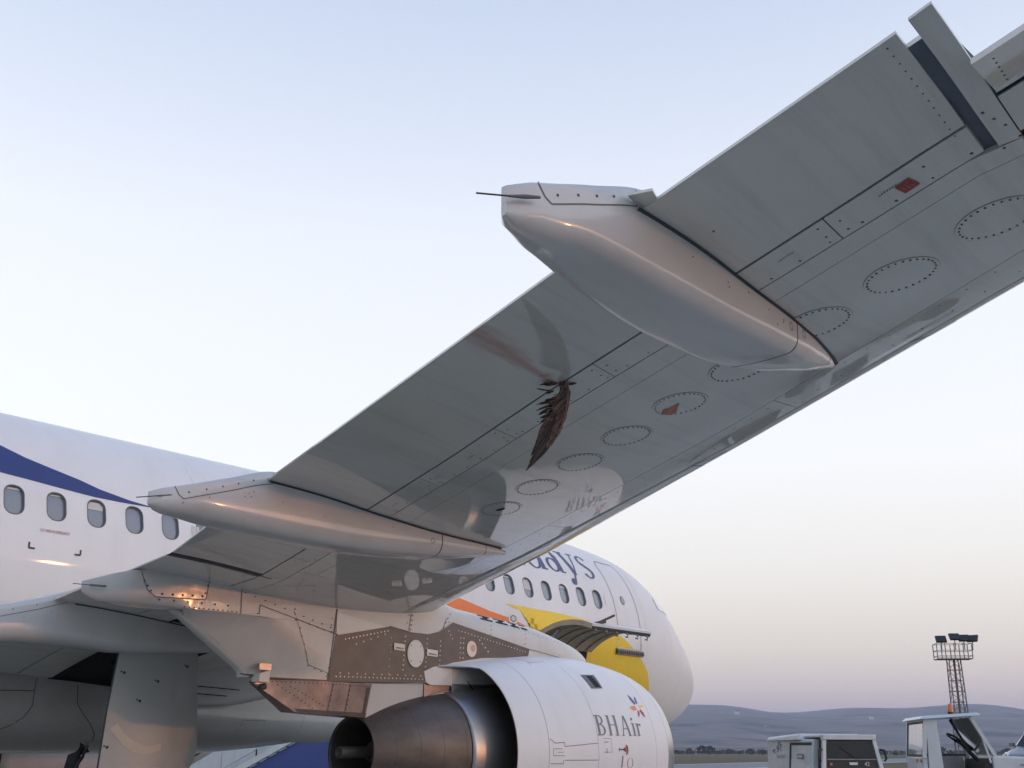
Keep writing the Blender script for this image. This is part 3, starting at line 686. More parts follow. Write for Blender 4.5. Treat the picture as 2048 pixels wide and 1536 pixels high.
# fastener lines on the shroud panels and skin
def fline(x0, x1, fn, step, rad=.0065, jit=.0):
    k = int((x1 - x0) / step)
    for i in range(k + 1):
        x = x0 + (x1 - x0) * i / max(k, 1); fast.disc(W(x, fn(x)), (0, 0, -1), rad * random.uniform(.7, 1.15), M['fast'], 6, h=.0015)
fline(7.3, FX - .05, lambda x: sS(x) + .03, .17)
fline(7.3, FX - .05, lambda x: sF(x) + .10, .19, .005)
fline(7.3, FX, lambda x: sF(x) + .25, .16, .005)
for xj in SH[1:-1]:
    for d in (-.05, .05):
        for t_ in (.3, .7): fast.disc(W(xj + d, lerp(sS(xj), sH(xj), t_)), (0, 0, -1), .006, M['fast'], 6, h=.0015)
for i in range(13):
    s = lerp(20.05, 20.66, i / 12); fast.disc(W(FX - .06, s), (0, 0, -1), .0036, M['fast'], 6, h=.0015)
for x, s in ((13.9, 19.95), (13.95, 20.05), (13.80, 20.12), (13.82, 20.06), (13.84, 20.0), (13.86, 19.9), (13.9, 19.82), (14.0, 20.15), (14.02, 19.98), (14.08, 20.1), (13.79, 19.86), (13.97, 19.88), (13.513, 19.939), (12.649, 20.049)):
    fast.disc(W(x, s), (0, 0, -1), .0062, M['fast'], 6, h=.002)
A(fast, 'fasteners', wingo, kind='stuff')
# red placard and dull red patch on one cover, drain mark
def wfn(x, s, off): return W(x, s, off)
mb = MB(); decal(mb, [(13.371, 19.880), (13.440, 19.908), (13.462, 19.842), (13.390, 19.815)], wfn, M['red'], .004, .05)
for k in range(3):
    q = .25 + .25 * k; a = (lerp(13.371, 13.440, q), lerp(19.880, 19.908, q)); b_ = (lerp(13.390, 13.462, q), lerp(19.815, 19.842, q))
    strip(mb, [(lerp(a[0], b_[0], .12), lerp(a[1], b_[1], .12)), (lerp(a[0], b_[0], .85), lerp(a[1], b_[1], .85))], .005, wfn, M['feather_pale'], .0052)
A(mb, 'warning_placard', wingo)
mb = MB(); decal(mb, [(11.365, 18.495), (11.40, 18.44), (11.445, 18.452), (11.54, 18.57), (11.45, 18.545), (11.42, 18.555)], wfn, M['dullred'], .0055, .06); A(mb, 'red_patch', wingo)
mb = MB(); decal(mb, ngon(9.434, 17.719, .045, .022), wfn, M['black'], .006, .05); A(mb, 'drain_opening', wingo)
mb = MB()
for x in (7.9, 9.2, 10.1, 11.0, 12.5, 13.35):
    text_mesh(mb, 'DO NOT STEP' if False else 'FUEL', lambda a, b_, o_, x=x: W(x - (a), sS(x) + .10 + b_ + .37 * (x - x - a * -1) * 0, o_), 0, 0, .022, M['seam'], off=.003)
bpy.data.meshes  # (stencil words are too small to read: short grey marks)
mb = MB()
for x, d in ((9.55, .11), (10.0, .1), (12.75, .11), (13.3, .12), (8.9, .1)):
    for j in range(7): 
        q = x + j * .013; strip(mb, [(q, sS(q) + d), (q + .006, sS(q) + d + random.uniform(.006, .014))], .005, wfn, M['seam'], .003)
A(mb, 'stencil_marks', wingo, kind='stuff')
for x in (8.0, 8.75, 11.05, 12.95):
    mb = MB(); strip(mb, [(x - .16, sF(x - .16) + .015), (x - .06, sF(x - .06) - .085), (x + .10, sF(x + .10) - .09)], .009, wfn, M['seal'], .003); A(mb, 'slat_track_joint', wingo)
# winglet fence at the tip
mb = MB(); xt = 17.2
pts = [(sLE(xt) + .2, zpl(xt)), (sLE(xt) + 1.2, zpl(xt) + .85), (sTE(xt) + .3, zpl(xt) + .85), (sTE(xt), zpl(xt)), (sTE(xt) + .2, zpl(xt) - .45), (sLE(xt) + 1.2, zpl(xt) - .45)]
mb.poly([P(xt + .02, a, b_) for a, b_ in pts], M['wing']); mb.poly([P(xt + .06, a, b_) for a, b_ in pts][::-1], M['wing'])
b0 = [P(xt + .02, a, b_) for a, b_ in pts]; b1 = [P(xt + .06, a, b_) for a, b_ in pts]; mb.grid([b0, b1], M['wing'], False, cv=True)
A(mb, 'wingtip_fence', wingo)

# ---------------------------------------------------------------- flap track fairings
def fairing(xc, x_tail, data, rc, mat, split, tip, panel_z=None, wick=True, name='flap_track_fairing'):
    """data rows: s, x-centre, half-width, z top, z bottom. rounded box sections, tail first"""
    S_ = [d[0] for d in data][::-1]
    fx, fh, ft, fb = (pchip(S_, [d[k] for d in data][::-1]) for k in (1, 2, 3, 4))
    def sec(s, off=0):
        x, h, zt, zb = fx(s), fh(s) + off, ft(s) + off, fb(s) - off; r_ = min(rc, h * .9, (zt - zb) * .45); pts = []
        hb = h * .93
        pts.append((x + h * .96, zt)); 
        for z in fr(zt, zb + r_, 7)[1:]:
            q = (zt - z) / max(zt - zb, .01); pts.append((x + h * (.96 + .06 * math.sin(q * 2.4)) * (1 - .05 * q), z))
        xr = pts[-1][0] - x
        for k in range(1, 7):
            a = R(90 * k / 6); pts.append((x + xr - r_ + r_ * math.cos(a), zb + r_ - r_ * math.sin(a)))
        e = (xr - r_)
        pts.append((x + e * .35, zb - .006)); pts.append((x - e * .35, zb - .006))
        for k in range(0, 7):
            a = R(90 * k / 6); pts.append((x - xr + r_ - r_ * math.sin(a), zb + r_ - r_ * math.cos(a)))
        for z in fr(zb + r_, zt, 5)[1:]: pts.append((x - h * (.97), z))
        pts.append((x - h * .8, zt + .01)); pts.append((x + h * .8, zt + .01))
        return [P(a, s, b_) for a, b_ in pts]
    smin, smax = S_[0], S_[-1]
    root = None
    segs = [(smin, tip - .004), (tip + .004, split - .005), (split + .005, smax)] if tip else [(smin, split - .005), (split + .005, smax)]
    objs = []
    mb = MB(); mb.grid([sec(s) for s in fr(segs[-1][0], segs[-1][1], 40)], mat, cv=True); mb.poly(sec(smax), mat)
    body = A(mb, name); objs.append(body)
    mb = MB(); mb.grid([sec(s, -.008) for s in fr(smin + .03, smax - .05, 24)], M['black'], cv=True); A(mb, 'fairing_core', body)
    for a, b_ in segs[:-1]:
        mb = MB(); mb.grid([sec(s) for s in fr(a, b_, 14)], mat, cv=True); A(mb, 'nose_cap', body)
    def side(s, z, off):
        x, h, zt, zb = fx(s), fh(s), ft(s), fb(s); q = (zt - z) / max(zt - zb, .01)
        return P(x + h * (.96 + .06 * math.sin(q * 2.4)) * (1 - .05 * q) + off, s, z)
    return body, side, (fx, fh, ft, fb)
F4 = [(21.085, 12.365, .012, 3.555, 3.445), (21.06, 12.36, .034, 3.565, 3.425), (20.98, 12.352, .07, 3.60, 3.42), (20.88, 12.345, .105, 3.63, 3.42), (20.7, 12.335, .15, 3.69, 3.435), (20.3, 12.32, .20, 3.80, 3.42), (19.8, 12.31, .232, 3.79, 3.41), (19.3, 12.31, .235, 3.72, 3.425), (18.9, 12.32, .20, 3.68, 3.465), (18.6, 12.34, .13, 3.66, 3.52), (18.4, 12.36, .065, 3.65, 3.575), (18.27, 12.375, .01, 3.64, 3.615)]
F3 = [(20.06, 8.48, .012, 3.145, 3.07), (20.03, 8.48, .05, 3.16, 3.05), (19.93, 8.475, .11, 3.19, 3.035), (19.8, 8.47, .15, 3.23, 3.03), (19.6, 8.46, .178, 3.295, 3.02), (19.15, 8.45, .205, 3.42, 3.005), (18.6, 8.45, .225, 3.38, 2.995), (18.1, 8.46, .225, 3.30, 3.01), (17.6, 8.48, .20, 3.27, 3.045), (17.2, 8.51, .15, 3.24, 3.095), (16.9, 8.54, .085, 3.22, 3.145), (16.66, 8.57, .01, 3.2, 3.185)]
F2 = [(19.78, 4.25, .012, 2.58, 2.48), (19.72, 4.25, .06, 2.61, 2.46), (19.3, 4.23, .19, 2.76, 2.50), (18.7, 4.22, .23, 2.93, 2.545), (18.2, 4.2, .25, 3.06, 2.54), (17.7, 4.2, .25, 3.05, 2.52), (17.0, 4.2, .22, 2.98, 2.55), (16.5, 4.22, .15, 2.9, 2.6), (16.0, 4.25, .02, 2.8, 2.7)]
f4, f4side, f4f = fairing(12.3, 0, F4, .075, M['fairing'], 19.06, 18.5)
f3, f3side, f3f = fairing(8.45, 0, F3, .10, M['fairing'], 17.55, 16.98)
f2, f2side, f2f = fairing(4.2, 0, F2, .12, M['fairing'], 16.6, None)
def fairing_detail(body, side, ff, s_tail, s_join, drop, screws, wk):
    fx, fh, ft, fb = ff
    mb = MB(); top = lambda s: ft(s)
    a = s_tail - .13; pts = [(a + .03, ft(a) - .0), (a, ft(a) - .055), (a - .03, ft(a - .03) - drop)] + [(s, ft(s) - drop) for s in fr(a - .03, s_join, 10)[1:]] + [(s_join, ft(s_join) - .01)]
    strip(mb, pts, .006, side, M['seam'], .002); A(mb, 'panel_joint', body)
    sb = MB()
    for i in range(screws):
        s = lerp(a - .06, s_join + .04, i / (screws - 1)); sb.disc(side(s, ft(s) - drop * .55, 0), (1, 0, 0), .006, M['fast'], 6)
    for k in range(9):
        s = random.uniform(s_join - 1.2, a); z = lerp(fb(s), ft(s), random.uniform(.3, .7)); sb.disc(side(s, z, 0), (1, 0, 0), .0045, M['seam'], 6, h=.0015)
    A(sb, 'fasteners', body, kind='stuff')
    mb = MB(); q0, q1, q2 = [P(*w_) for w_ in wk]
    mb.tube([q0, q0.lerp(q1, .5), q1], [.006, .009, .005], M['seam'], 8); mb.tube([q1, q2], .0034, M['plastic'], 6)
    A(mb, 'static_wick', body)
fairing_detail(f4, f4side, f4f, 21.06, 20.42, .085, 5, ((12.452, 20.98, 3.532), (12.405, 21.10, 3.505), (12.38, 21.25, 3.464)))
fairing_detail(f3, f3side, f3f, 20.04, 19.22, .085, 6, ((8.585, 19.90, 3.145), (8.54, 20.02, 3.125), (8.51, 20.165, 3.094)))
fairing_detail(f2, f2side, f2f, 19.75, 18.2, .10, 7, ((4.34, 19.6, 2.57), (4.29, 19.74, 2.55), (4.27, 19.9, 2.53)))
# round inspection covers near the nose joints
for side, body, s, z in ((f4side, f4, 19.14, 3.55), (f3side, f3, 17.66, 3.15), (f4side, f4, 18.98, 3.56)):
    mb = MB(); N = 16; rad = .022
    mb.grid([[side(s + rad * k * math.cos(2 * math.pi * j / N), z + rad * k * math.sin(2 * math.pi * j / N), .002) for j in range(N)] for k in (1, .8)], M['seam'], cv=True); A(mb, 'inspection_cover', body)
# rubber seals where fairings meet the wing
for ff, s0, s1 in ((f4f, 18.35, 20.42), (f3f, 16.75, 19.25), (f2f, 16.2, 18.3)):
    mb = MB(); rows = []
    for s in fr(s0, s1, 26):
        x = ff[0](s) + ff[1](s) * .975; z = zlow(x, s); rows.append([P(x + .014, s, z - .001), P(x + .009, s, z - .008), P(x - .004, s, z - .012), P(x - .01, s, z)])
    mb.grid(rows, M['seal']); A(mb, 'rubber_seal', f4 if ff is f4f else f3 if ff is f3f else f2)
# small tab on the trailing edge outboard of the fairing
mb = MB(); c = P(12.545, 20.42, zpl(12.545) + .0)
mb.hexa([P(12.50, 20.37, 3.700), P(12.60, 20.40, 3.705), P(12.62, 20.47, 3.712), P(12.52, 20.50, 3.712), P(12.50, 20.37, 3.712), P(12.60, 20.40, 3.717), P(12.62, 20.47, 3.724), P(12.52, 20.50, 3.724)], M['wing']); A(mb, 'trailing_edge_tab', wingo)

# ---------------------------------------------------------------- pylon
EX, EZ = 5.75, 1.56
py_h = pchip([11.75, 11.9, 12.3, 13, 14, 16.5, 17.3, 18.0, 18.55, 18.82, 18.92, 18.96], [.02, .08, .15, .205, .225, .225, .215, .19, .135, .065, .03, .008])
py_top = pchip([11.75, 11.9, 12.4, 13, 14, 14.5, 15.2, 16, 17, 18, 18.58, 18.86, 18.96], [2.74, 2.82, 2.95, 3.055, 3.13, 3.17, 3.25, 3.2, 3.2, 3.15, 3.08, 2.99, 2.955])
py_bot = pchip([11.75, 13, 14, 15, 16.27, 16.28, 17.26, 17.6, 18.06, 18.45, 18.8, 18.9, 18.96], [2.5, 2.45, 2.3, 2.28, 2.24, 2.788, 2.788, 2.788, 2.788, 2.78, 2.80, 2.835, 2.865])
def s_edge(z): return 17.26 + max(0, z - 2.29) / .495 * .80
def wedge_k(s, z): return lerp(.22, 1.0, min(1, max(s_edge(z) - s, 0) / .95)**.7)
def pyl(s, z, off=0.0, sgn=1):
    h, zt, zb = py_h(s), py_top(s), py_bot(s); x = h
    fwd = sstep(15.0, 14.3, s)              # rounded top ahead of the wing
    rr_ = .22 * fwd + .001
    if z > zt - rr_: q = min(1, (z - (zt - rr_)) / rr_); x = h * (1 - fwd * (1 - math.sqrt(max(0, 1 - q * q))))
    aft = sstep(17.9, 18.4, s); rb = .10 * aft + .001
    if z < zb + rb: q = min(1, (zb + rb - z) / rb); x = min(x, h * (1 - aft * (1 - math.sqrt(max(0, 1 - q * q)))))
    if z < 2.79 and s > 16.2: x = h * wedge_k(s, z)
    lean = .04 * (z - 2.9) * aft
    return P(EX + sgn * (x + lean + off), s, z)
def pyl_sec(s):
    zt, zb = py_top(s), py_bot(s); zs = [zb + (zt - zb) * (0.5 - 0.5 * math.cos(math.pi * k / 18)) for k in range(19)]
    return [pyl(s, z) for z in zs] + [pyl(s, z, 0, -1) for z in zs[::-1]]
mb = MB(); ss = fr(11.75, 12.4, 8) + fr(12.5, 16.26, 30) + fr(16.285, 18.96, 56)
mb.grid([pyl_sec(s) for s in ss], M['pylon'], cv=True); mb.poly(pyl_sec(18.96), M['pylon']); mb.poly(pyl_sec(11.75)[::-1], M['pylon'])
pylon = A(mb, 'pylon')
mb = MB(); wr = []
for z in fr(2.24, 2.789, 14):
    cols = [lerp(s_edge(z), 16.25, t_**1.5) for t_ in fr(0, 1, 22)]
    wr.append([pyl(a_, z) for a_ in cols[::-1]] + [pyl(a_, z, 0, -1) for a_ in cols])
mb.grid(wr, M['pylon']); mb.grid([[p_ for p_ in wr[0][:22]], [p_ for p_ in wr[0][:21:-1]]], M['pylon'], False)
A(mb, 'aft_fairing', pylon)
def ppanel(name, poly, mat, off=.004):
    mb = MB(); decal(mb, poly, pyl, mat, off, .1)
    per = [pyl(a, b_, off) for a, b_ in poly]; mb.grid([per, [pyl(a, b_, -.004) for a, b_ in poly]], mat, False, cv=True)
    return A(mb, name, pylon)
DARK = [(16.285, 2.685), (15.54, 2.835), (15.22, 2.79), (14.95, 2.79), (14.78, 2.83), (14.66, 2.89), (14.55, 2.955), (13.17, 2.755), (13.2, 2.66), (14.05, 2.60), (14.54, 2.52), (14.82, 2.44), (14.97, 2.38), (14.97, 2.285), (15.6, 2.263), (16.345, 2.243)]
ppanel('titanium_panel', DARK, M['titanium'])
ppanel('shroud_cover', [(14.97, 2.29), (15.0, 2.40), (14.84, 2.46), (14.56, 2.49), (14.55, 2.27), (14.9, 2.26)], M['fairing'], .008)
ppanel('aft_fairing_skin', [(18.06, 2.795), (17.44, 2.795), (17.24, 2.79), (16.30, 2.70), (16.355, 2.25), (17.2, 2.25), (17.22, 2.30), (17.56, 2.52)], M['pylon'], .003)
ppanel('rippled_side_panel', [(18.50, 3.06), (18.42, 2.93), (18.34, 2.875), (17.84, 2.895), (17.82, 3.055), (18.2, 3.075)], M['ripple'], .003)
ppanel('rippled_lower_panel', [(18.40, 2.865), (18.42, 2.81), (17.60, 2.805), (17.60, 2.88), (17.86, 2.885), (18.33, 2.865)], M['ripple'], .003)
ppanel('triangle_panel', [(16.275, 2.92), (16.275, 2.70), (15.58, 2.83)], M['fairing'], .005)
# joints and fasteners
mb = MB(); ps = lambda pts, w_=.007, off=.006: strip(mb, pts, w_, pyl, M['seam'], off)
ps([(18.5, 3.08), (18.42, 2.92), (18.34, 2.87), (17.84, 2.89), (17.82, 3.06)]); ps([(17.46, 3.03), (17.45, 2.80)]); ps([(18.06, 2.79), (17.44, 2.79), (17.24, 2.82), (17.24, 2.9)])
ps([(16.28, 2.95), (16.355, 2.24)], .014); ps([(17.24, 2.9), (16.28, 2.70)]); ps([(16.80, 2.83), (16.60, 2.38), (16.32, 2.30)], .005)
ps([(15.22, 3.0), (15.25, 2.80)]); ps([(14.66, 3.0), (14.72, 2.86)]); ps([(13.9, 3.05), (13.93, 2.86)]); ps([(13.25, 3.0), (13.28, 2.8)]); ps([(12.5, 2.9), (12.52, 2.72)]); 
ps([(15.54, 2.84), (15.2, 2.795), (14.95, 2.795), (14.78, 2.835), (14.66, 2.895), (14.55, 2.96)], .012, .007)
ps([(14.55, 2.958), (13.17, 2.757), (12.3, 2.68)], .008)
ps([(16.33, 2.24), (14.97, 2.283)], .012); ps([(17.2, 2.24), (16.33, 2.24)], .012)
A(mb, 'panel_joints', pylon)
fast = MB()
def pline(pts, step, mat, rad=.0065, off=.006):
    for a, b_ in zip(pts, pts[1:]):
        L = math.hypot(b_[0] - a[0], b_[1] - a[1]); k = max(1, int(L / step))
        for i in range(k + 1): fast.disc(pyl(lerp(a[0], b_[0], i / k), lerp(a[1], b_[1], i / k), off), (1, 0, 0), rad, mat, 6, h=.002)
L_, D_ = M['fastl'], M['fast']
pline([(16.15, 2.66), (15.56, 2.79)], .05, L_, .009); pline([(16.0, 2.62), (15.6, 2.75)], .1, L_, .008); pline([(16.25, 2.285), (15.02, 2.315)], .055, L_, .008); pline([(16.2, 2.32), (15.05, 2.35)], .11, L_, .008)
pline([(15.30, 2.75), (15.32, 2.40)], .05, L_, .008); pline([(14.96, 2.75), (14.98, 2.45)], .05, L_, .008); pline([(14.75, 2.74), (14.76, 2.48)], .05, L_, .008); pline([(15.51, 2.72), (15.53, 2.35)], .07, L_, .006)
pline([(14.46, 2.88), (13.25, 2.72)], .055, L_, .008); pline([(14.42, 2.80), (14.43, 2.58)], .05, L_, .009); pline([(14.37, 2.80), (14.38, 2.58)], .05, L_, .009); pline([(14.1, 2.80), (13.95, 2.68)], .06, L_, .011)
pline([(14.62, 2.86), (14.56, 2.78)], .04, L_, .008); pline([(14.22, 2.76), (14.23, 2.62)], .05, L_, .006); pline([(13.2, 2.68), (12.5, 2.62)], .05, L_, .008)
pline([(18.46, 3.0), (18.39, 2.92)], .05, D_, .009); pline([(18.28, 2.90), (17.88, 2.92)], .09, D_, .011); pline([(18.3, 2.85), (17.6, 2.86)], .13, D_, .01); pline([(18.05, 2.81), (17.5, 2.81)], .05, D_, .007); pline([(17.85, 2.95), (17.83, 3.02)], .06, D_, .009)
pline([(17.42, 3.0), (16.35, 2.76)], .11, D_, .007); pline([(16.77, 2.80), (16.62, 2.42)], .08, D_, .006); pline([(16.60, 2.37), (16.36, 2.30)], .08, D_, .006); pline([(16.72, 2.79), (16.34, 2.71)], .09, D_, .006)
pline([(16.31, 2.62), (16.37, 2.28)], .08, D_, .006); pline([(16.82, 2.90), (16.80, 2.80)], .04, D_, .007); pline([(16.34, 2.85), (16.34, 2.72)], .05, D_, .006)
pline([(15.20, 2.98), (15.22, 2.83)], .04, D_, .008); pline([(15.26, 2.98), (15.29, 2.81)], .06, D_, .006); pline([(14.64, 3.0), (14.70, 2.9)], .04, D_, .007); pline([(14.6, 3.05), (14.62, 2.96)], .05, D_, .006)
pline([(13.87, 3.04), (13.9, 2.88)], .05, D_, .006); pline([(13.22, 3.0), (13.25, 2.82)], .05, D_, .006); pline([(13.6, 3.02), (12.4, 2.88)], .09, D_, .004)
A(fast, 'fasteners', pylon, kind='stuff')
mb = MB()
decal(mb, ngon(15.14, 2.58, .125, .145, 28), pyl, M['fairing'], .012, .08); strip(mb, ngon(15.14, 2.58, .128, .148, 28) + [ngon(15.14, 2.58, .128, .148, 28)[0]], .008, pyl, M['seam'], .010)
for a in (45, 135, 225, 315): mb.disc(pyl(15.14 + .1 * math.cos(R(a)), 2.58 + .115 * math.sin(R(a)), .013), (1, 0, 0), .007, M['fast'])
A(mb, 'oval_cover', pylon)
mb = MB(); decal(mb, ngon(14.24, 2.69, .085, .09, 24), pyl, M['fastl'], .012, .08); decal(mb, ngon(14.22, 2.70, .035, .04, 14), pyl, M['heat'], .015); A(mb, 'round_port', pylon)
for s0, s1, z in ((15.47, 15.31, 2.63), (14.97, 14.80, 2.60)):
    mb = MB(); decal(mb, [(s0, z - .03), (s1, z - .035), (s1, z + .035), (s0, z + .04)], pyl, M['fairing'], .014); decal(mb, [(s0 - .03, z - .015), (s1 + .02, z - .02), (s1 + .02, z - .005), (s0 - .03, z)], pyl, M['feather_pale'], .016); A(mb, 'metal_tab', pylon)
# louvre slots on top of the forward pylon
for s0, s1 in ((14.02, 13.80), (13.74, 13.52), (13.46, 13.30), (13.26, 13.14)):
    mb = MB(); z = lambda s: py_top(s) - .055
    decal(mb, [(s0, z(s0) - .025), (s1, z(s1) - .025), (s1, z(s1) + .035), (s0, z(s0) + .035)], pyl, M['black'], .006); A(mb, 'louvre', pylon)
mb = MB(); mb.tube([P(5.87, 18.80, 2.918), P(5.83, 18.93, 2.918)], .009, M['seam'], 8); mb.tube([P(5.83, 18.93, 2.918), P(5.81, 19.075, 2.916)], .0034, M['plastic'], 6); A(mb, 'static_wick', pylon)
# heat shield below, bracket at the aft corner
HS = [(17.13, 2.20), (16.65, 1.935), (15.76, 1.90), (15.735, 2.235), (17.05, 2.235)]
def hs(s, z, off=0, sgn=1): return P(EX + sgn * ((.15 + .05 * (z - 1.9) / .3) * lerp(1, .12, sstep(16.3, 17.15, s)) + off), s, z)
mb = MB(); decal(mb, HS, lambda a, b_, o_: hs(a, b_, o_), M['heat'], 0, .08); decal(mb, HS, lambda a, b_, o_: hs(a, b_, 0, -1), M['heat'], 0, .3)
per = HS; mb.grid([[hs(a, b_) for a, b_ in per], [hs(a, b_, 0, -1) for a, b_ in per]], M['heat'], False, cv=True)
hso = A(mb, 'heat_shield', pylon)
fast = MB()
for a, b_ in (((17.0, 2.21), (15.76, 2.21)), ((16.85, 2.18), (16.42, 1.95)), ((16.72, 2.17), (16.35, 2.0)), ((16.25, 2.2), (16.27, 1.95)), ((16.02, 2.2), (16.04, 1.93)), ((15.88, 1.94), (15.78, 1.94))):
    k = max(1, int(math.hypot(a[0] - b_[0], a[1] - b_[1]) / .045))
    for i in range(k + 1): fast.disc(hs(lerp(a[0], b_[0], i / k), lerp(a[1], b_[1], i / k), .0), (1, 0, 0), .0065, M['seal'], 6, h=.002)
A(fast, 'fasteners', hso, kind='stuff')
mb = MB(); strip(mb, [(16.26, 2.22), (16.28, 1.93)], .006, hs, M['seal'], .003); strip(mb, [(16.03, 2.22), (16.05, 1.92)], .006, hs, M['seal'], .003)
decal(mb, [(16.66, 1.965), (16.62, 1.935), (15.76, 1.903), (15.757, 1.945), (16.3, 1.955)], hs, M['titanium'], .004); decal(mb, [(15.80, 2.2), (15.755, 2.2), (15.77, 1.93), (15.81, 1.93)], hs, M['titanium'], .004)
A(mb, 'shield_seams', hso)
mb = MB(); mb.box(P(EX + .17, 17.10, 2.335), (.02, .07, .03), M['heat']); mb.hexa([P(EX + .08, 17.17, 2.195), P(EX + .20, 17.17, 2.195), P(EX + .20, 17.05, 2.19), P(EX + .08, 17.05, 2.19), P(EX + .08, 17.17, 2.27), P(EX + .20, 17.17, 2.27), P(EX + .20, 17.05, 2.30), P(EX + .08, 17.05, 2.30)], M['pylon']); A(mb, 'tail_bracket', pylon)
mb = MB(); mb.tube([P(EX + .1, 17.16, 2.255), P(EX + .1, 17.32, 2.262)], .006, M['seal'], 6); mb.tube([P(EX + .1, 17.02, 2.16), P(EX + .1, 17.08, 2.15)], .03, M['seal'], 8); A(mb, 'drain_pipe', pylon)
# aft core fairing under the pylon, over the core nozzle, and the bifurcation inside the duct
def wedge(name, poly, hw0, mat, hw1=None):
    mb = MB(); hw1 = hw1 if hw1 is not None else hw0
    zmin = min(b_ for a, b_ in poly); zmax = max(b_ for a, b_ in poly)
    hwz = lambda z: lerp(hw1, hw0, (z - zmin) / max(zmax - zmin, .01))
    decal(mb, poly, lambda a, b_, o_: P(EX + hwz(b_), a, b_), mat, 0, .1); decal(mb, poly, lambda a, b_, o_: P(EX - hwz(b_), a, b_), mat, 0, .3)
    mb.grid([[P(EX + hwz(b_), a, b_) for a, b_ in poly], [P(EX - hwz(b_), a, b_) for a, b_ in poly]], mat, False, cv=True)
    return A(mb, name, pylon)
wedge('core_fairing', [(15.73, 2.235), (15.76, 1.90), (15.4, 1.88), (14.93, 1.95), (14.95, 2.10), (14.975, 2.28)], .20, M['fairing'], .14)
wedge('shield_plate', [(14.965, 2.275), (14.955, 2.135), (14.56, 2.23), (14.56, 2.262)], .205, M['heat'], .20)
wedge('lower_fairing_skin', [(14.955, 2.128), (14.90, 1.92), (14.50, 2.0), (14.56, 2.225)], .20, M['corecowl'], .19)
wedge('bifurcation_panel', [(14.55, 2.50), (14.55, 2.285), (14.30, 2.33), (14.0, 2.42), (13.8, 2.55), (14.2, 2.56)], .215, M['heat'])
wedge('bifurcation_skin', [(14.55, 2.275), (14.50, 1.95), (13.4, 1.95), (13.3, 2.4), (14.0, 2.41), (14.30, 2.322)], .21, M['corecowl'], .23)
mb = MB()
for x0, x1, pts in ((.235, .24, [(14.30, 2.33), (14.05, 2.06)]),):
    strip(mb, pts, .012, lambda a, b_, o_: P(EX + .225 + .02 * (2.4 - b_) / .4 + o_, a, b_), M['black'], .006)
A(mb, 'bifurcation_joint', pylon)

# ---------------------------------------------------------------- engine
n_r = pchip([11.12, 11.16, 11.24, 11.45, 11.8, 12.4, 13.0, 13.6, 14.32, 14.9], [.90, .95, .995, 1.055, 1.11, 1.155, 1.145, 1.095, 1.004, .925])
def nac(s, ph, off=0.0): 
    r_ = n_r(s) + off; return P(EX + r_ * math.cos(ph), s, EZ + r_ * math.sin(ph))
eng = empty('engine', Vector((EX, -13.5, EZ)) - ORG); eng.parent = plane
EO = Vector((EX, -13.5, EZ))
def E_(mb, name, parent=None, kind=None): return mb.build(name, parent or eng, EO, kind)
PH = fr(0, 2 * math.pi, 97)[:-1]
def cowl(name, s0, s1, mat, n_=12, g_=.003):
    mb = MB(); mb.grid([[nac(s, p_) for p_ in PH] for s in fr(s0 + g_, s1 - g_, n_)], mat, cv=True)
    mb.grid([[nac(s0 + g_, p_) for p_ in PH], [nac(s0 + g_, p_, -.02) for p_ in PH]], mat, False, cv=True)
    mb.grid([[nac(s1 - g_, p_) for p_ in PH], [nac(s1 - g_, p_, -.02) for p_ in PH]], mat, False, cv=True)
    return E_(mb, name)
cowl('inlet_lip', 11.115, 11.45, M['lip'], 14)
cowl('inlet_cowl', 11.45, 11.8, M['white'], 6)
fan = cowl('fan_cowl', 11.8, 13.05, M['white'], 14)
cowl('reverser_cowl', 13.05, 13.86, M['white'], 10)
# aft nozzle cowl: its upper edge runs aft to a point beside the pylon
def s_te(p_):
    d = abs(math.degrees(p_) - 90); d = min(d, 360 - d)
    return 14.32 + .55 * sstep(27, 11, d)
mb = MB(); rows = [[nac(lerp(13.863, s_te(p_), t_), p_) for p_ in PH] for t_ in fr(0, 1, 10)]; mb.grid(rows, M['white'], cv=True)
inn = [[nac(lerp(s_te(p_), 13.3, t_), p_, lerp(-.012, -.05, min(1, t_ * 3))) for p_ in PH] for t_ in fr(0, 1, 10)]
mb.grid([rows[-1], inn[0]], M['lip'], False, cv=True)
E_(mb, 'nozzle_cowl')
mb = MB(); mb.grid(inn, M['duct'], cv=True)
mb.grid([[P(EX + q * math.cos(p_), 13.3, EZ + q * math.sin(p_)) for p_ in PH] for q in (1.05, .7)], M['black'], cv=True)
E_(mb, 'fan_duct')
mb = MB(); mb.grid([[nac(s, p_, -.014) for p_ in PH] for s in fr(11.3, 14.0, 14)], M['seal'], cv=True); E_(mb, 'cowl_core')
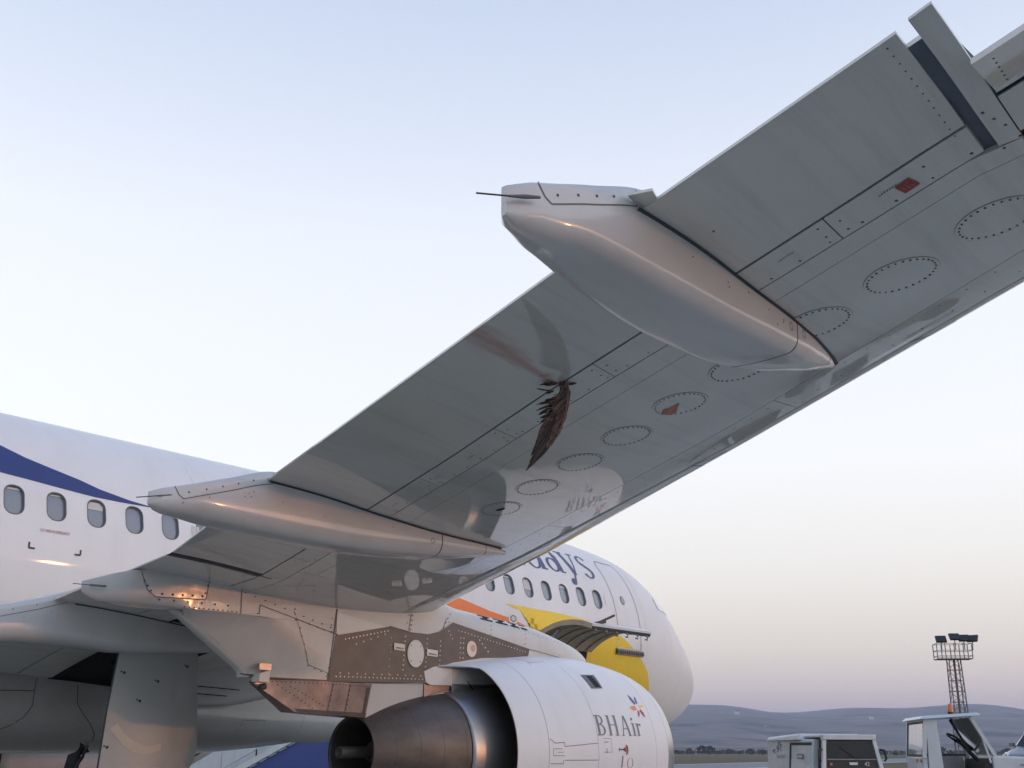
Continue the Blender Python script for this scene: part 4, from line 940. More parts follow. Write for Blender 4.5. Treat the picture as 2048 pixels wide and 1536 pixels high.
# inlet throat, fan and spinner
mb = MB(); rp = [(11.115, .90), (11.13, .865), (11.2, .835), (11.4, .825), (11.9, .86)]
mb.grid([[P(EX + r_ * math.cos(p_), s, EZ + r_ * math.sin(p_)) for p_ in PH] for s, r_ in rp], M['lip'], cv=True); E_(mb, 'inlet_throat')
for k in range(24):
    mb = MB(); a = 2 * math.pi * k / 24; rows = []
    for r_ in fr(.25, .85, 5):
        tw = lerp(.25, .9, (r_ - .25) / .6); d = .075
        rows.append([P(EX + r_ * math.cos(a + q * math.sin(tw) * d / r_), 11.95 + q * math.cos(tw) * d, EZ + r_ * math.sin(a + q * math.sin(tw) * d / r_)) for q in (-1, 0, 1)])
    mb.grid(rows, M['titanium']); E_(mb, 'fan_blade')
mb = MB(); mb.grid([[P(EX + r_ * math.cos(p_), s, EZ + r_ * math.sin(p_)) for p_ in PH[::4]] for s, r_ in ((11.55, .005), (11.62, .1), (11.75, .19), (11.92, .26))], M['seal'], cv=True); E_(mb, 'spinner')
def revolve(prof, mat, name, n_=80, parent=None):
    mb = MB(); mb.grid([[P(EX + r_ * math.cos(2 * math.pi * k / n_), s, EZ + r_ * math.sin(2 * math.pi * k / n_)) for k in range(n_)] for s, r_ in prof], mat, cv=True); return E_(mb, name, parent)
revolve([(13.25, .74), (13.6, .755), (14.0, .735), (14.3, .71), (14.6, .672), (14.64, .666), (14.642, .64)], M['corecowl'], 'core_cowl')
revolve([(14.64, .63), (14.65, .60)], M['black'], 'cowl_gap')
fN = pchip([14.66, 15.0, 15.4, 15.79], [.652, .60, .50, .352])
cn = revolve([(s, fN(s)) for s in fr(14.662, 15.79, 16)] + [(15.795, .35), (15.795, .338), (15.78, .332), (15.5, .345), (15.0, .40), (14.6, .44)], M['nozzle'], 'core_nozzle')
for s in (14.72, 15.02, 15.30, 15.56):
    mb = MB(); mb.grid([[P(EX + (fN(q) + o_) * math.cos(2 * math.pi * k / 80), q, EZ + (fN(q) + o_) * math.sin(2 * math.pi * k / 80)) for k in range(80)] for q, o_ in ((s - .006, .0003), (s - .003, .002), (s + .003, .002), (s + .006, .0003))], M['nozzle'], cv=True); E_(mb, 'weld_seam', cn)
revolve([(15.768, .3445), (15.792, .357), (15.799, .357), (15.80, .342)], M['nozzle'], 'nozzle_lip', parent=cn)
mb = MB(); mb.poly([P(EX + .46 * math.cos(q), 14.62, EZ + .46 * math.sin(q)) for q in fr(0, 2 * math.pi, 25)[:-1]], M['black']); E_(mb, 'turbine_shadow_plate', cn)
revolve([(14.6, .30), (15.0, .27), (15.3, .20), (15.5, .11), (15.55, .065)], M['titanium'], 'exhaust_plug')
revolve([(15.45, .058), (15.96, .058), (15.965, .054), (15.965, .045), (15.7, .044)], M['nozzle'], 'vent_tube', 20)
# cowl details
NF = lambda s, ph, off: nac(s, R(ph), off)
mb = MB()
def nword(text, s0, ph0, size):
    word(mb, text, 0, 0, 1.0, lambda a, b_, o_: nac(s0 + a * size * .98, R(ph0) + b_ * size / 1.15, o_), M['greytxt'], xs=1.0, off=.003, sp=.02)
for ch, s0 in (('B', 13.055), ('H', 12.84), ('A', 12.575), ('i', 12.345), ('r', 12.245)):
    adv, polys = G[ch]; k = 0
    for pl in polys:
        q = [(s0 - px * .285, R(9.7) + py * .235 / 1.15) for px, py in pl]
        decal(mb, q, lambda a, b_, o_: nac(a, b_, o_), M['greytxt'], .003 + .0003 * (k % 7), .06); k += 1
E_(mb, 'bhair_lettering', fan)
for (a0, a1, r0, r1_, mat) in ((150, 95, .05, .17, 'logo_blue'), (90, 50, .05, .16, 'logo_blue'), (215, 165, .05, .17, 'orange'), (-20, -75, .04, .14, 'red'), (265, 225, .05, .13, 'red'), (30, 0, .05, .15, 'yellow')):
    mb = MB(); cx, cp = 12.03, 28.0
    pts = [(r0, a0), (r1_ * .7, lerp(a0, a1, .25)), (r1_, lerp(a0, a1, .6)), (r1_ * .75, lerp(a0, a1, .75)), (r0, a1)]
    decal(mb, [(cx - q * 1.15 * math.cos(R(a)), R(cp) + q * 1.15 * math.sin(R(a)) / 1.13) for q, a in pts], lambda a, b_, o_: nac(a, b_, o_), M[mat], .003, .05); E_(mb, 'emblem_ray', fan)
mb = MB()
vent = [(12.83, 50.8), (12.55, 51.6), (12.60, 39.8), (12.83, 39.2)]
decal(mb, [(a, R(b_)) for a, b_ in vent], lambda a, b_, o_: nac(a, b_, o_), M['seam'], .004, .06)
decal(mb, [(a, R(b_)) for a, b_ in ((12.74, 50.0), (12.62, 50.3), (12.625, 40.6), (12.74, 40.4))], lambda a, b_, o_: nac(a, b_, o_), M['black'], .006, .06)
E_(mb, 'vent_opening', fan)
mb = MB(); ns = lambda pts, w_=.006: strip(mb, [(a, R(b_)) for a, b_ in pts], w_, lambda a, b_, o_: nac(a, b_, o_), M['seam'], .003, .1)
ns([(13.84, 8.0), (13.77, 5.5), (13.62, 5.8), (13.62, 3.5)], .007); ns([(13.62, 3.6), (13.06, 5.4)]); ns([(13.62, -4), (13.06, -3.8)]); ns([(13.80, 2.3), (13.80, -1.5), (13.62, -1.5)], .005); ns([(13.80, 2.3), (13.66, 2.3)], .005); ns([(13.74, .4), (13.64, .4)], .004); ns([(13.84, -6), (13.64, -6), (13.64, -4)])
ns([(12.95, 8.0), (12.80, 8.0), (12.80, .5), (12.95, .5)], .004); ns([(12.90, 2.6), (12.90, -.2)], .008); ns([(12.94, 6.0), (12.86, 6.0)], .006); ns([(13.5, 66), (13.2, 66)], .005); ns([(13.6, 74), (13.45, 70), (13.5, 62)], .005)
E_(mb, 'cowl_joint_marks', fan, kind='stuff')
mb = MB(); f_n = lambda a, b_, o_: nac(a, R(b_), o_)
decal(mb, [(12.53, 4.8), (12.49, 4.2), (12.475, 2.0), (12.49, -.4), (12.53, -1.2), (12.51, 2.0)], f_n, M['redtxt'], .004, .06); decal(mb, [(12.66, 3.0), (12.64, 2.2), (12.55, 2.6), (12.525, 3.2), (12.525, 1.0), (12.55, 1.5), (12.64, 1.8), (12.66, .8)], f_n, M['seal'], .005, .05)
decal(mb, [(12.565, 3.0), (12.535, 3.4), (12.535, .6), (12.565, 1.0)], f_n, M['red'], .006, .05)
decal(mb, [(12.60, -1.5), (12.585, -1.5), (12.60, -8), (12.615, -8)], f_n, M['seal'], .004, .05); strip(mb, [(12.44 + .055 * math.cos(q), -5.5 + 2.8 * math.sin(q)) for q in fr(0, 2 * math.pi, 18)], .008, f_n, M['redtxt'], .004)
E_(mb, 'hazard_symbol', fan)
tag(eng)

# ---------------------------------------------------------------- belly fairing, wing root and landing gear
b_hw = pchip([11.6, 12.4, 13.5, 14.5, 18, 20, 22.5], [1.75, 2.0, 2.16, 2.22, 2.22, 2.12, 1.8])
b_bt = pchip([11.6, 12.4, 13.5, 14.5, 18, 20.5, 22.5], [2.0, 1.76, 1.60, 1.525, 1.52, 1.56, 1.95])
def bsec(s):
    h, zb = b_hw(s), b_bt(s); right = [(h * .94, 3.0), (h * .955, 2.6), (h * .965, 2.3), (h * .985, 2.1), (h, 1.98), (h * .995, 1.86), (h * .96, 1.76), (h * .90, 1.68), (h * .80, zb + .085), (h * .66, zb + .035), (h * .45, zb + .008), (0, zb)]
    zmx = lambda z: max(z, zb) if z > zb + .1 else z
    right = [(x, max(z, zb)) for x, z in right]
    return [P(x, s, z) for x, z in right] + [P(-x, s, z) for x, z in right[-2::-1]]
mb = MB(); mb.grid([bsec(s) for s in fr(11.6, 22.5, 40)], M['belly']); belly = A(mb, 'belly_fairing')
def bside(s, z, off):
    h, zb = b_hw(s), b_bt(s); zz = [3.0, 2.6, 2.3, 2.1, 1.98, 1.86, 1.76, 1.68, zb + .085]; hh = [.94, .955, .965, .985, 1, .995, .96, .90, .80]
    x = h * float(np.interp(-z, [-q for q in zz], hh)); return P(x + off, s, z - (off if z < 1.8 else 0))
mb = MB(); bs = lambda pts, w_=.009, mt='seal': strip(mb, pts, w_, bside, M[mt], .004, .06)
bs([(17.41, 2.35), (17.43, 2.2), (17.45, 2.05), (17.54, 1.92), (17.68, 1.82), (17.9, 1.74)]); bs([(17.43, 2.21), (17.9, 2.2)]); bs([(16.9, 2.3), (16.9, 2.08), (16.84, 1.98), (16.72, 1.86), (16.6, 1.75), (16.55, 1.68), (16.58, 1.62)])
bs([(13.47, 2.05), (13.52, 1.9), (13.68, 1.68)], .005, 'seam'); bs([(14.62, 1.75), (14.56, 1.95), (14.18, 1.95), (14.28, 1.75)], .005, 'seam')
A(mb, 'panel_joints', belly)
# root fillet: from wing underside down to the crease above the bulge
mb = MB(); rows = []
for s in fr(12.9, 16.3, 24):
    zc_ = lerp(2.34, 2.10, sstep(13.4, 15.2, s)) ; zw_ = zlow(3.0, max(s, sLE(3.0) + .02)) + .005; k_ = sstep(12.9, 13.5, s)
    pts = []
    for t_ in fr(0, 1, 10):
        a = R(90 * t_); pts.append(P(lerp(2.16, 3.0, (1 - math.cos(a)) * .9 + .1 * t_) + .04, s, lerp(zc_, zw_, math.sin(a))))
    rows.append([P(2.10, s, zc_ + .035)] + pts)
mb.grid(rows, M['fairing']); A(mb, 'wing_root_fillet', belly)
mb = MB(); strip(mb, [(15.6, 2.27), (14.75, 2.24)], .014, lambda a, b_, o_: P(2.36, a, b_ + .08), M['black'], 0); strip(mb, [(15.5, 2.20), (14.9, 2.18)], .014, lambda a, b_, o_: P(2.30, a, b_ + .06), M['black'], 0); A(mb, 'vent_slot', belly)
# wheel well in the wing underside (recess with walls, its shade painted black)
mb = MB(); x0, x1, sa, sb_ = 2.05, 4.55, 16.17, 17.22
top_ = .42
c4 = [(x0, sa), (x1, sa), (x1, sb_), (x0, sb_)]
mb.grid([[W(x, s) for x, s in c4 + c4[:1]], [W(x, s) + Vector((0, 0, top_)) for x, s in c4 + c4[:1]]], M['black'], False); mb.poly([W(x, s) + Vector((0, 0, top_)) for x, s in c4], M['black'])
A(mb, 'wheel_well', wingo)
mb = MB(); decal(mb, [(17.28, 2.35), (16.97, 2.335), (16.41, 2.29), (16.15, 2.5), (16.15, 2.95), (17.28, 2.95)], bside, M['black'], .006, .15); A(mb, 'well_shade_patch', belly)  # black patch on the belly side painted as the well's shade
# main gear leg, wheels and leg door
gear = empty('main_gear', P(3.8, 17.4, 0) - ORG); gear.parent = plane; GO = P(3.8, 17.4, 0)
def Gr(mb, name, parent=None): return mb.build(name, parent or gear, GO)
mb = MB(); mb.tube([P(4.0, 17.02, 2.85), P(3.98, 17.12, 1.45)], .115, M['lip'], 18); mb.tube([P(3.98, 17.12, 1.5), P(3.98, 17.2, .55)], .085, M['steel'], 16); mb.tube([P(3.55, 17.2, .58), P(4.45, 17.2, .58)], .07, M['steel'], 12); Gr(mb, 'strut')
mb = MB(); mb.tube([P(3.9, 17.1, 1.6), P(3.2, 16.9, 2.35), P(2.6, 16.8, 2.6)], .045, M['plastic'], 10); Gr(mb, 'side_stay')
mb = MB(); mb.tube([P(3.8, 17.62, 1.62), P(3.79, 17.66, 1.5), P(3.84, 17.75, 1.4), P(3.86, 17.72, .9)], .015, M['plastic'], 8); mb.tube([P(3.62, 17.55, 1.6), P(3.56, 17.62, 1.5), P(3.60, 17.68, 1.3), P(3.68, 17.72, 1.0)], .07, M['rubber'], 14); Gr(mb, 'hose')
def wheel(x):
    mb = MB(); prof = [(.30, -.20), (.44, -.205), (.54, -.17), (.58, -.09), (.585, 0), (.58, .09), (.54, .17), (.44, .205), (.30, .20)]
    mb.grid([[P(x + d, 17.2 + r_ * math.cos(2 * math.pi * k / 40), .585 + r_ * math.sin(2 * math.pi * k / 40)) for k in range(40)] for r_, d in prof], M['rubber'], cv=True); o = Gr(mb, 'wheel')
    mb = MB(); mb.grid([[P(x + d, 17.2 + r_ * math.cos(2 * math.pi * k / 40), .585 + r_ * math.sin(2 * math.pi * k / 40)) for k in range(40)] for r_, d in ((.30, -.18), (.27, -.1), (.1, -.08), (.1, .08), (.27, .1), (.30, .18))], M['lip'], cv=True); Gr(mb, 'rim', o)
wheel(3.52); wheel(4.44)
def gd(s, z, off=0): return P(4.30 - .05 * ((s - 17.2) / .5)**2 + off - .02 * (2.6 - z), s, z)
DOOR = [(17.65, 2.57), (16.73, 2.63), (16.60, 1.6), (16.62, 1.47), (16.75, 1.3), (17.0, 1.2), (17.78, 1.15), (17.72, 1.41), (17.70, 1.95)]
mb = MB(); decal(mb, DOOR, gd, M['belly'], 0, .1); decal(mb, DOOR, gd, M['seal'], -.035, .1); mb.grid([[gd(a, b_) for a, b_ in DOOR], [gd(a, b_, -.035) for a, b_ in DOOR]], M['seal'], False, cv=True)
gdoor = Gr(mb, 'gear_door')
mb = MB()
CH = [((17.66, 1.775), (17.585, 1.825)), ((17.57, 1.685), (17.515, 1.74)), ((17.50, 1.615), (17.44, 1.685)), ((17.41, 1.56), (17.37, 1.65)), ((17.30, 1.525), (17.28, 1.615)), ((17.2, 1.535), (17.19, 1.61)), ((17.08, 1.575), (17.085, 1.645))]
mb.grid([[gd(a[0], a[1], .004), gd(b_[0], b_[1], .004)] for a, b_ in CH], M['feather_pale']); Gr(mb, 'curved_marking', gdoor).data.materials[0] = M['cream']
mb = MB()
for s, z in ((17.58, 2.32), (17.2, 2.25), (17.38, 2.05), (17.66, 1.6), (17.2, 1.35), (16.85, 2.42)): mb.disc(gd(s, z), (1, 0, 0), .016, M['seal'], 8); mb.disc(gd(s + .03, z + .01), (1, 0, 0), .01, M['seal'], 8)
Gr(mb, 'door_fixings', gdoor)
# nose gear
ng = empty('nose_gear', P(0, 5.1, 0) - ORG); ng.parent = plane
mb = MB(); mb.tube([Vector((0, 0, 1.9)), Vector((0, 0, .4))], .08, M['lip'], 12); mb.tube([Vector((-.3, 0, .38)), Vector((.3, 0, .38))], .05, M['steel'], 8); mb.build('strut', ng)
for x in (-.25, .25):
    mb = MB(); mb.grid([[Vector((x + d, r_ * math.cos(2 * math.pi * k / 24), .385 + r_ * math.sin(2 * math.pi * k / 24))) for k in range(24)] for r_, d in ((.05, -.1), (.2, -.1), (.34, -.1), (.38, -.04), (.38, .04), (.34, .1), (.2, .1), (.05, .1))], M['rubber'], cv=True); mb.build('wheel', ng)

# ---------------------------------------------------------------- the far (port) wing, engine and gear, mirrored
mb = MB(); mx = lambda p: Vector((-p.x, p.y, p.z))
mb.grid([[mx(W(x, lerp(sLE(x), sTE(x), t_))) for t_ in ts] for x in xs], M['wing']); mb.grid([[mx(p) for p in r_] for r_ in rows_u], M['wing'])
A(mb, 'port_wing')
def rev2(prof, mat, name):
    mb = MB(); mb.grid([[P(-EX + r_ * math.cos(p_), s, EZ + r_ * math.sin(p_)) for p_ in PH[::2]] for s, r_ in prof], mat, cv=True); return A(mb, name)
rev2([(s, n_r(s)) for s in fr(11.45, 14.32, 20)] + [(14.32, .985), (13.4, .95), (13.4, .7)], M['white'], 'port_engine_cowl')
rev2([(11.9, .86), (11.4, .825), (11.2, .835), (11.13, .865), (11.115, .90)] + [(s, n_r(s)) for s in fr(11.12, 11.44, 8)], M['lip'], 'port_inlet_lip')
rev2([(13.3, .74), (14.64, .66), (14.66, .652), (15.79, .352), (15.79, .33), (15.0, .4)], M['nozzle'], 'port_core_nozzle')
mb = MB(); mb.grid([[mx(p) for p in pyl_sec(s)] for s in ss], M['pylon'], cv=True); A(mb, 'port_pylon')
mb = MB(); mb.tube([P(-3.75, 17.3, 2.75), P(-3.8, 17.55, .55)], .12, M['lip'], 14); decal(mb, DOOR, lambda a, b_, o_: mx(gd(a, b_)), M['fairing'], 0, .2); A(mb, 'port_gear_leg')
for x in (-3.34, -4.26):
    mb = MB(); mb.grid([[P(x + d, 17.6 + r_ * math.cos(2 * math.pi * k / 32), .585 + r_ * math.sin(2 * math.pi * k / 32)) for k in range(32)] for r_, d in ((.05, -.2), (.44, -.205), (.54, -.17), (.585, 0), (.54, .17), (.44, .205), (.05, .2))], M['rubber'], cv=True); A(mb, 'port_wheel')

# ================================================================== BIRD WING
BR = W(11.195, 19.245) + Vector((0, 0, -.004))
bird = empty('bird_wing', BR)
tag(bird, 'torn brown bird wing hanging from the flap slot under the grey wing', 'bird wing')
RH = Vector((math.cos(YAW), math.sin(YAW), 0)); BF = Vector((-math.sin(YAW), math.cos(YAW), 0))
def bp(u, v, d=0.0):   # zoom pixels (scale 4.5175, 363 px per metre) relative to the root
    k = 1 / (4.5175 * 352); return RH * ((u - 1175) * k) - Vector((0, 0, (v - 668) * k * 1.02)) - BF * d
def feather(a, b_, wid, mat, bend=0.0, d=0.0, name='feather', tipw=.25, n_=9):
    a = Vector((a[0], a[1])); b_ = Vector((b_[0], b_[1])); ax = b_ - a; L = ax.length; ax.normalize(); nn = Vector((-ax.y, ax.x)); mb = MB(); rows = []
    for i in range(n_):
        t_ = i / (n_ - 1); wv = wid * (sstep(-.12, .18, t_) * (1 - sstep(.55, 1.02, t_) * (1 - tipw)) if t_ < .985 else .12)
        c = a + ax * (L * t_) + nn * (bend * math.sin(math.pi * t_) )
        jag = random.uniform(.68, 1.14); row = []
        for q, h in ((-1, 0), (-.5, .003), (0, .006), (.5, .003), (1, 0)):
            e = c + nn * (q * wv * (jag if abs(q) == 1 else 1)) - ax * (abs(q) * wid * .35); row.append(bp(e.x, e.y, d + h))
        rows.append(row)
    mb.grid(rows, mat); up_ = Vector(BF) * .0015
    mb.grid([[p + up_ for p in r_] for r_ in rows], mat)
    q0 = a; mb.tube([bp(*(a + nn * (bend * math.sin(math.pi * t_)) + ax * L * t_), d + .008) for t_ in (-.1, .0, .3, .6, .85)], [.0022, .002, .0016, .001, .0004], M['feather_pale'], 5)
    return mb.build(name, bird)
FD, FB, FP = M['feather_dark'], M['feather_brown'], M['feather_pale']
# primaries: sweep down to the dark tip
for i, (ax_, ay, bx, by, wd, be) in enumerate(((1175, 1010, 866, 1458, 34, -16), (1165, 1000, 880, 1430, 33, -10), (1150, 990, 896, 1380, 32, -4), (1135, 985, 908, 1325, 31, 2), (1120, 980, 925, 1280, 30, 4), (1105, 975, 942, 1235, 29, 4), (1090, 968, 958, 1190, 28, 4), (1085, 955, 978, 1140, 28, 4))):
    feather((ax_, ay), (bx, by), wd, FD if i < 5 else FB, be, .004 * (8 - i) + .004, 'primary_feather', .3)
# secondaries: ragged, pointing left
for i, (ax_, ay, bx, by, wd) in enumerate(((1150, 945, 1000, 1075, 24), (1150, 930, 988, 1025, 22), (1150, 905, 985, 985, 22), (1150, 890, 972, 955, 16), (1155, 875, 985, 935, 18), (1160, 850, 955, 918, 12), (1165, 835, 980, 900, 14), (1160, 815, 955, 862, 11), (1160, 800, 985, 845, 14), (1150, 790, 1030, 822, 12))):
    feather((ax_, ay), (bx, by), wd, FD, random.uniform(-8, 8), .006 + .002 * (i % 4), 'secondary_feather', .35)
# stub feathers above the slot
for ax_, ay, bx, by, wd in ((1150, 645, 985, 682, 12), (1160, 655, 1000, 678, 14), (1165, 640, 1010, 655, 12), (1150, 660, 1040, 690, 10), (1100, 735, 960, 713, 9), (1110, 735, 1030, 760, 14), (1250, 665, 1325, 662, 8), (1240, 680, 1310, 668, 7), (1240, 650, 1290, 640, 6)):
    feather((ax_, ay), (bx, by), wd, FD, random.uniform(-4, 4), .004, 'torn_feather', .3, 7)
# coverts over the arm
for i in range(46):
    t_ = i / 45; cx = lerp(1215, 1185, t_) + random.uniform(-55, 22); cy = lerp(720, 1010, t_) + random.uniform(-12, 12)
    L = random.uniform(60, 95); an = R(random.uniform(100, 150)); feather((cx + 10, cy), (cx + L * math.cos(an), cy + L * math.sin(an)), random.uniform(14, 22), random.choice((FB, FB, FB, FD, FP)), random.uniform(-6, 6), random.uniform(.03, .05), 'covert_feather', .5, 6)
for i in range(20):
    t_ = i / 19; cx = lerp(1190, 1100, t_) + random.uniform(-12, 10); cy = lerp(960, 1180, t_)
    L = random.uniform(60, 90); feather((cx, cy), (cx - L * .55, cy + L), 16, random.choice((FB, FB, FP, FD)), random.uniform(-6, 6), random.uniform(.038, .05), 'covert_feather', .5, 6)
for i in range(16):
    t_ = random.random(); cx = lerp(1150, 1050, t_) + random.uniform(-60, 60); cy = lerp(700, 1120, t_) + random.uniform(-25, 25); an = R(random.uniform(95, 200)); L = random.uniform(35, 80)
    feather((cx, cy), (cx + L * math.cos(an), cy + L * math.sin(an) * .8), random.uniform(3.5, 8), random.choice((FD, FB, FP)), random.uniform(-12, 12), random.uniform(.04, .075), 'ruffled_feather', .5, 6)
# leading edge of the wing: bone, skin and marginal feathers
mb = MB(); mb.tube([bp(1180, 650, .012), bp(1225, 700, .022), bp(1240, 760, .03), bp(1222, 880, .034), bp(1195, 1000, .03), bp(1150, 1120, .026), bp(1085, 1235, .02)], [.008, .012, .014, .013, .010, .006, .003], FB, 8); mb.build('wing_bone', bird)
for i in range(22):
    t_ = i / 21; cx = float(np.interp(t_, [0, .2, .5, .8, 1], [1235, 1248, 1228, 1190, 1120])); cy = lerp(690, 1180, t_)
    feather((cx - 4, cy - 20), (cx - 12 - 22 * t_, cy + 62), 11, random.choice((FB, FP, FB)), 6, .05, 'marginal_feather', .4, 6)
mb = MB(); rows = []
for i in range(9):
    a = R(20 * i); rows.append([bp(1190 + 34 * math.cos(q) * math.sin(a + .2), 690 - 50 * math.cos(a) * .9 + 4 * math.sin(3 * q), .014 + .012 * math.sin(q)) for q in fr(0, 2 * math.pi, 11)[:-1]])
mb.grid(rows, M['flesh'], cv=True); mb.build('torn_joint', bird)

# ================================================================== GROUND VEHICLES
def add_word(mb, txt, mat, fn, size):
    cu = bpy.data.curves.new('t', 'FONT'); cu.body = txt; cu.size = size; cu.resolution_u = 2
    o = bpy.data.objects.new('t', cu); sc.collection.objects.link(o); me = o.to_mesh(); b = len(mb.v)
    mb.v += [tuple(fn(v.co.x, v.co.y)) for v in me.vertices]
    for p in me.polygons: mb.face([b + i for i in p.vertices], mat)
    o.to_mesh_clear(); bpy.data.objects.remove(o); bpy.data.curves.remove(cu)
# -- service van (local: +x forward, +y left, z up); camera sees its front and right side
vd = (-BF * math.cos(R(9)) + RH * math.sin(R(9)))
vc = CAM + BF * 21.4 + RH * 5.88; vc.z = 0; van = empty('service_van', vc, math.atan2(vd.y, vd.x))
tag(van, 'small white airport service van with a star logo and black glazed cab front', 'van')
mb = MB()   # cab shell: slanted side pillars
hw_b, hw_t = .72, .50
# frame around the front: pillars and header
for sg in (-1, 1):
    mb.hexa([Vector((.95, sg * (hw_b), .35)), Vector((.95, sg * (hw_b - .09), .35)), Vector((1.02, sg * (hw_b - .09), .35)), Vector((1.02, sg * hw_b, .35)), Vector((.78, sg * hw_t, 1.80)), Vector((.78, sg * (hw_t - .07), 1.80)), Vector((.84, sg * (hw_t - .07), 1.80)), Vector((.84, sg * hw_t, 1.80))], M['gsewhite'])
mb.box((.80, 0, 1.83), (.07, hw_t, .045), M['gsewhite']); mb.box((.42, 0, 1.845), (.38, .50, .02), M['gsewhite'])
mb.build('cab_frame', van, bevel=.012)
mb = MB(); mb.hexa([Vector((.55, -.62, .35)), Vector((.55, .62, .35)), Vector((.985, .63, .35)), Vector((.985, -.63, .35)), Vector((.55, -.44, 1.79)), Vector((.55, .44, 1.79)), Vector((.815, .43, 1.79)), Vector((.815, -.43, 1.79))], M['plastic']); mb.build('front_panel', van)
mb = MB(); mb.poly([Vector((.866, -.47, 1.47)), Vector((.866, .47, 1.47)), Vector((.836, .43, 1.73)), Vector((.836, -.43, 1.73))], M['glass']); mb.poly([Vector((.862, -.47, 1.47)), Vector((.862, .47, 1.47)), Vector((.832, .43, 1.73)), Vector((.832, -.43, 1.73))][::-1], M['glass']); mb.build('windscreen', van)
mb = MB(); mb.beam((.872, -.47, 1.455), (.872, .47, 1.455), .014, .010, M['steel']); mb.tube([Vector((.89, .1, 1.46)), Vector((.86, -.2, 1.66))], .006, M['seal'], 6); mb.build('wiper', van)
mb = MB(); mb.box((.882, .02, 1.385), (.008, .075, .022), M['paint']); mb.build('number_plate', van)
mb = MB(); add_word(mb, '42', M['paint'], lambda a, b_: Vector((.892, .22 + a, 1.345 + b_)), .10); mb.build('fleet_number', van)
for sg in (-1, 1):
    mb = MB(); mb.tube([Vector((.86, sg * .54, 1.62)), Vector((.90, sg * .61, 1.61)), Vector((.92, sg * .63, 1.47)), Vector((.90, sg * .60, 1.43))], .022, M['plastic'], 8); mb.build('grab_handle', van)
    if sg > 0: continue
    mb = MB(); mb.box((.886, sg * .40, 1.375), (.008, .022, .022), M['dullred']); mb.build('indicator', van)
mb = MB(); mb.hexa([Vector((-1.38, -.74, .35)), Vector((.60, -.74, .35)), Vector((.60, .74, .35)), Vector((-1.38, .74, .35)), Vector((-1.38, -.66, 1.80)), Vector((.50, -.54, 1.80)), Vector((.50, .54, 1.80)), Vector((-1.38, .66, 1.80))], M['gsewhite']); vbody = mb.build('body', van, bevel=.03)
mb = MB(); mb.hexa([Vector((-1.40, -.69, 1.78)), Vector((.05, -.64, 1.78)), Vector((.05, .64, 1.78)), Vector((-1.40, .69, 1.78)), Vector((-1.37, -.62, 1.85)), Vector((.02, -.58, 1.90)), Vector((.02, .58, 1.90)), Vector((-1.37, .62, 1.85))], M['gsewhite']); mb.build('roof_box', van, bevel=.025)
sidey = lambda x, z: -(.74 - (z - .35) * (.08 + .12 * (x + 1.38) / 1.88) / 1.45) - .006
mb = MB(); q = lambda x, z, o_=0: Vector((x, sidey(x, z) - o_, z))
for a, b_ in (((-.36, .4), (-.36, 1.72)), ((-.36, 1.72), (.48, 1.72))):
    pa, pb = q(*a), q(*b_); mb.beam(pa, pb, .022, .006, M['seal'], Vector((0, 1, 0)))
mb.build('door_gap', van)
mb = MB(); mb.hexa([q(-.30, .4), q(.50, .4), q(.50, .4, -.02), q(-.30, .4, -.02), q(-.30, 1.69), q(.42, 1.69), q(.42, 1.69, -.02), q(-.30, 1.69, -.02)], M['gsewhite']); sdoor = mb.build('side_door', van)
mb = MB(); c = q(.06, 1.50, .004); mb.box(c, (.14, .004, .040), M['seam']); c2 = q(.06, 1.50, .010); mb.box(c2, (.115, .003, .022), M['gsewhite']); mb.build('door_plate', sdoor)
mb = MB()
def star(cx, cz, r_):
    pts = [];
    for k in range(10):
        rr_ = r_ if k % 2 == 0 else r_ * .42; a = R(90 + 36 * k + 10); pts.append((cx + rr_ * math.cos(a), cz + rr_ * math.sin(a)))
    return pts
def sstrip(pts, w_):
    for a, b_ in zip(pts, pts[1:]): mb.beam(q(a[0], a[1], .006), q(b_[0], b_[1], .006), w_, .002, M['greytxt'], Vector((0, 1, 0)))
st = star(-.82, 1.66, .11); sstrip(st[6:] + st[:4], .006); st2 = star(-.96, 1.58, .15); sstrip(st2[1:4], .009); sstrip(st2[7:10], .008)
add_word(mb, 'Burgas Airport', M['greytxt'], lambda a, b_: q(-.93 + a * .62, 1.47 + b_, .006), .10)
mb.build('airport_logo', vbody)
for x in (-1.0, .5):
    for sg in (-1, 1):
        mb = MB(); mb.grid([[Vector((x + r_ * math.cos(2 * math.pi * k / 24), sg * (.60 + d), .32 + r_ * math.sin(2 * math.pi * k / 24))) for k in range(24)] for r_, d in ((.02, -.08), (.2, -.08), (.30, -.07), (.32, 0), (.30, .07), (.2, .08), (.02, .08))], M['rubber'], cv=True); mb.build('wheel', van)

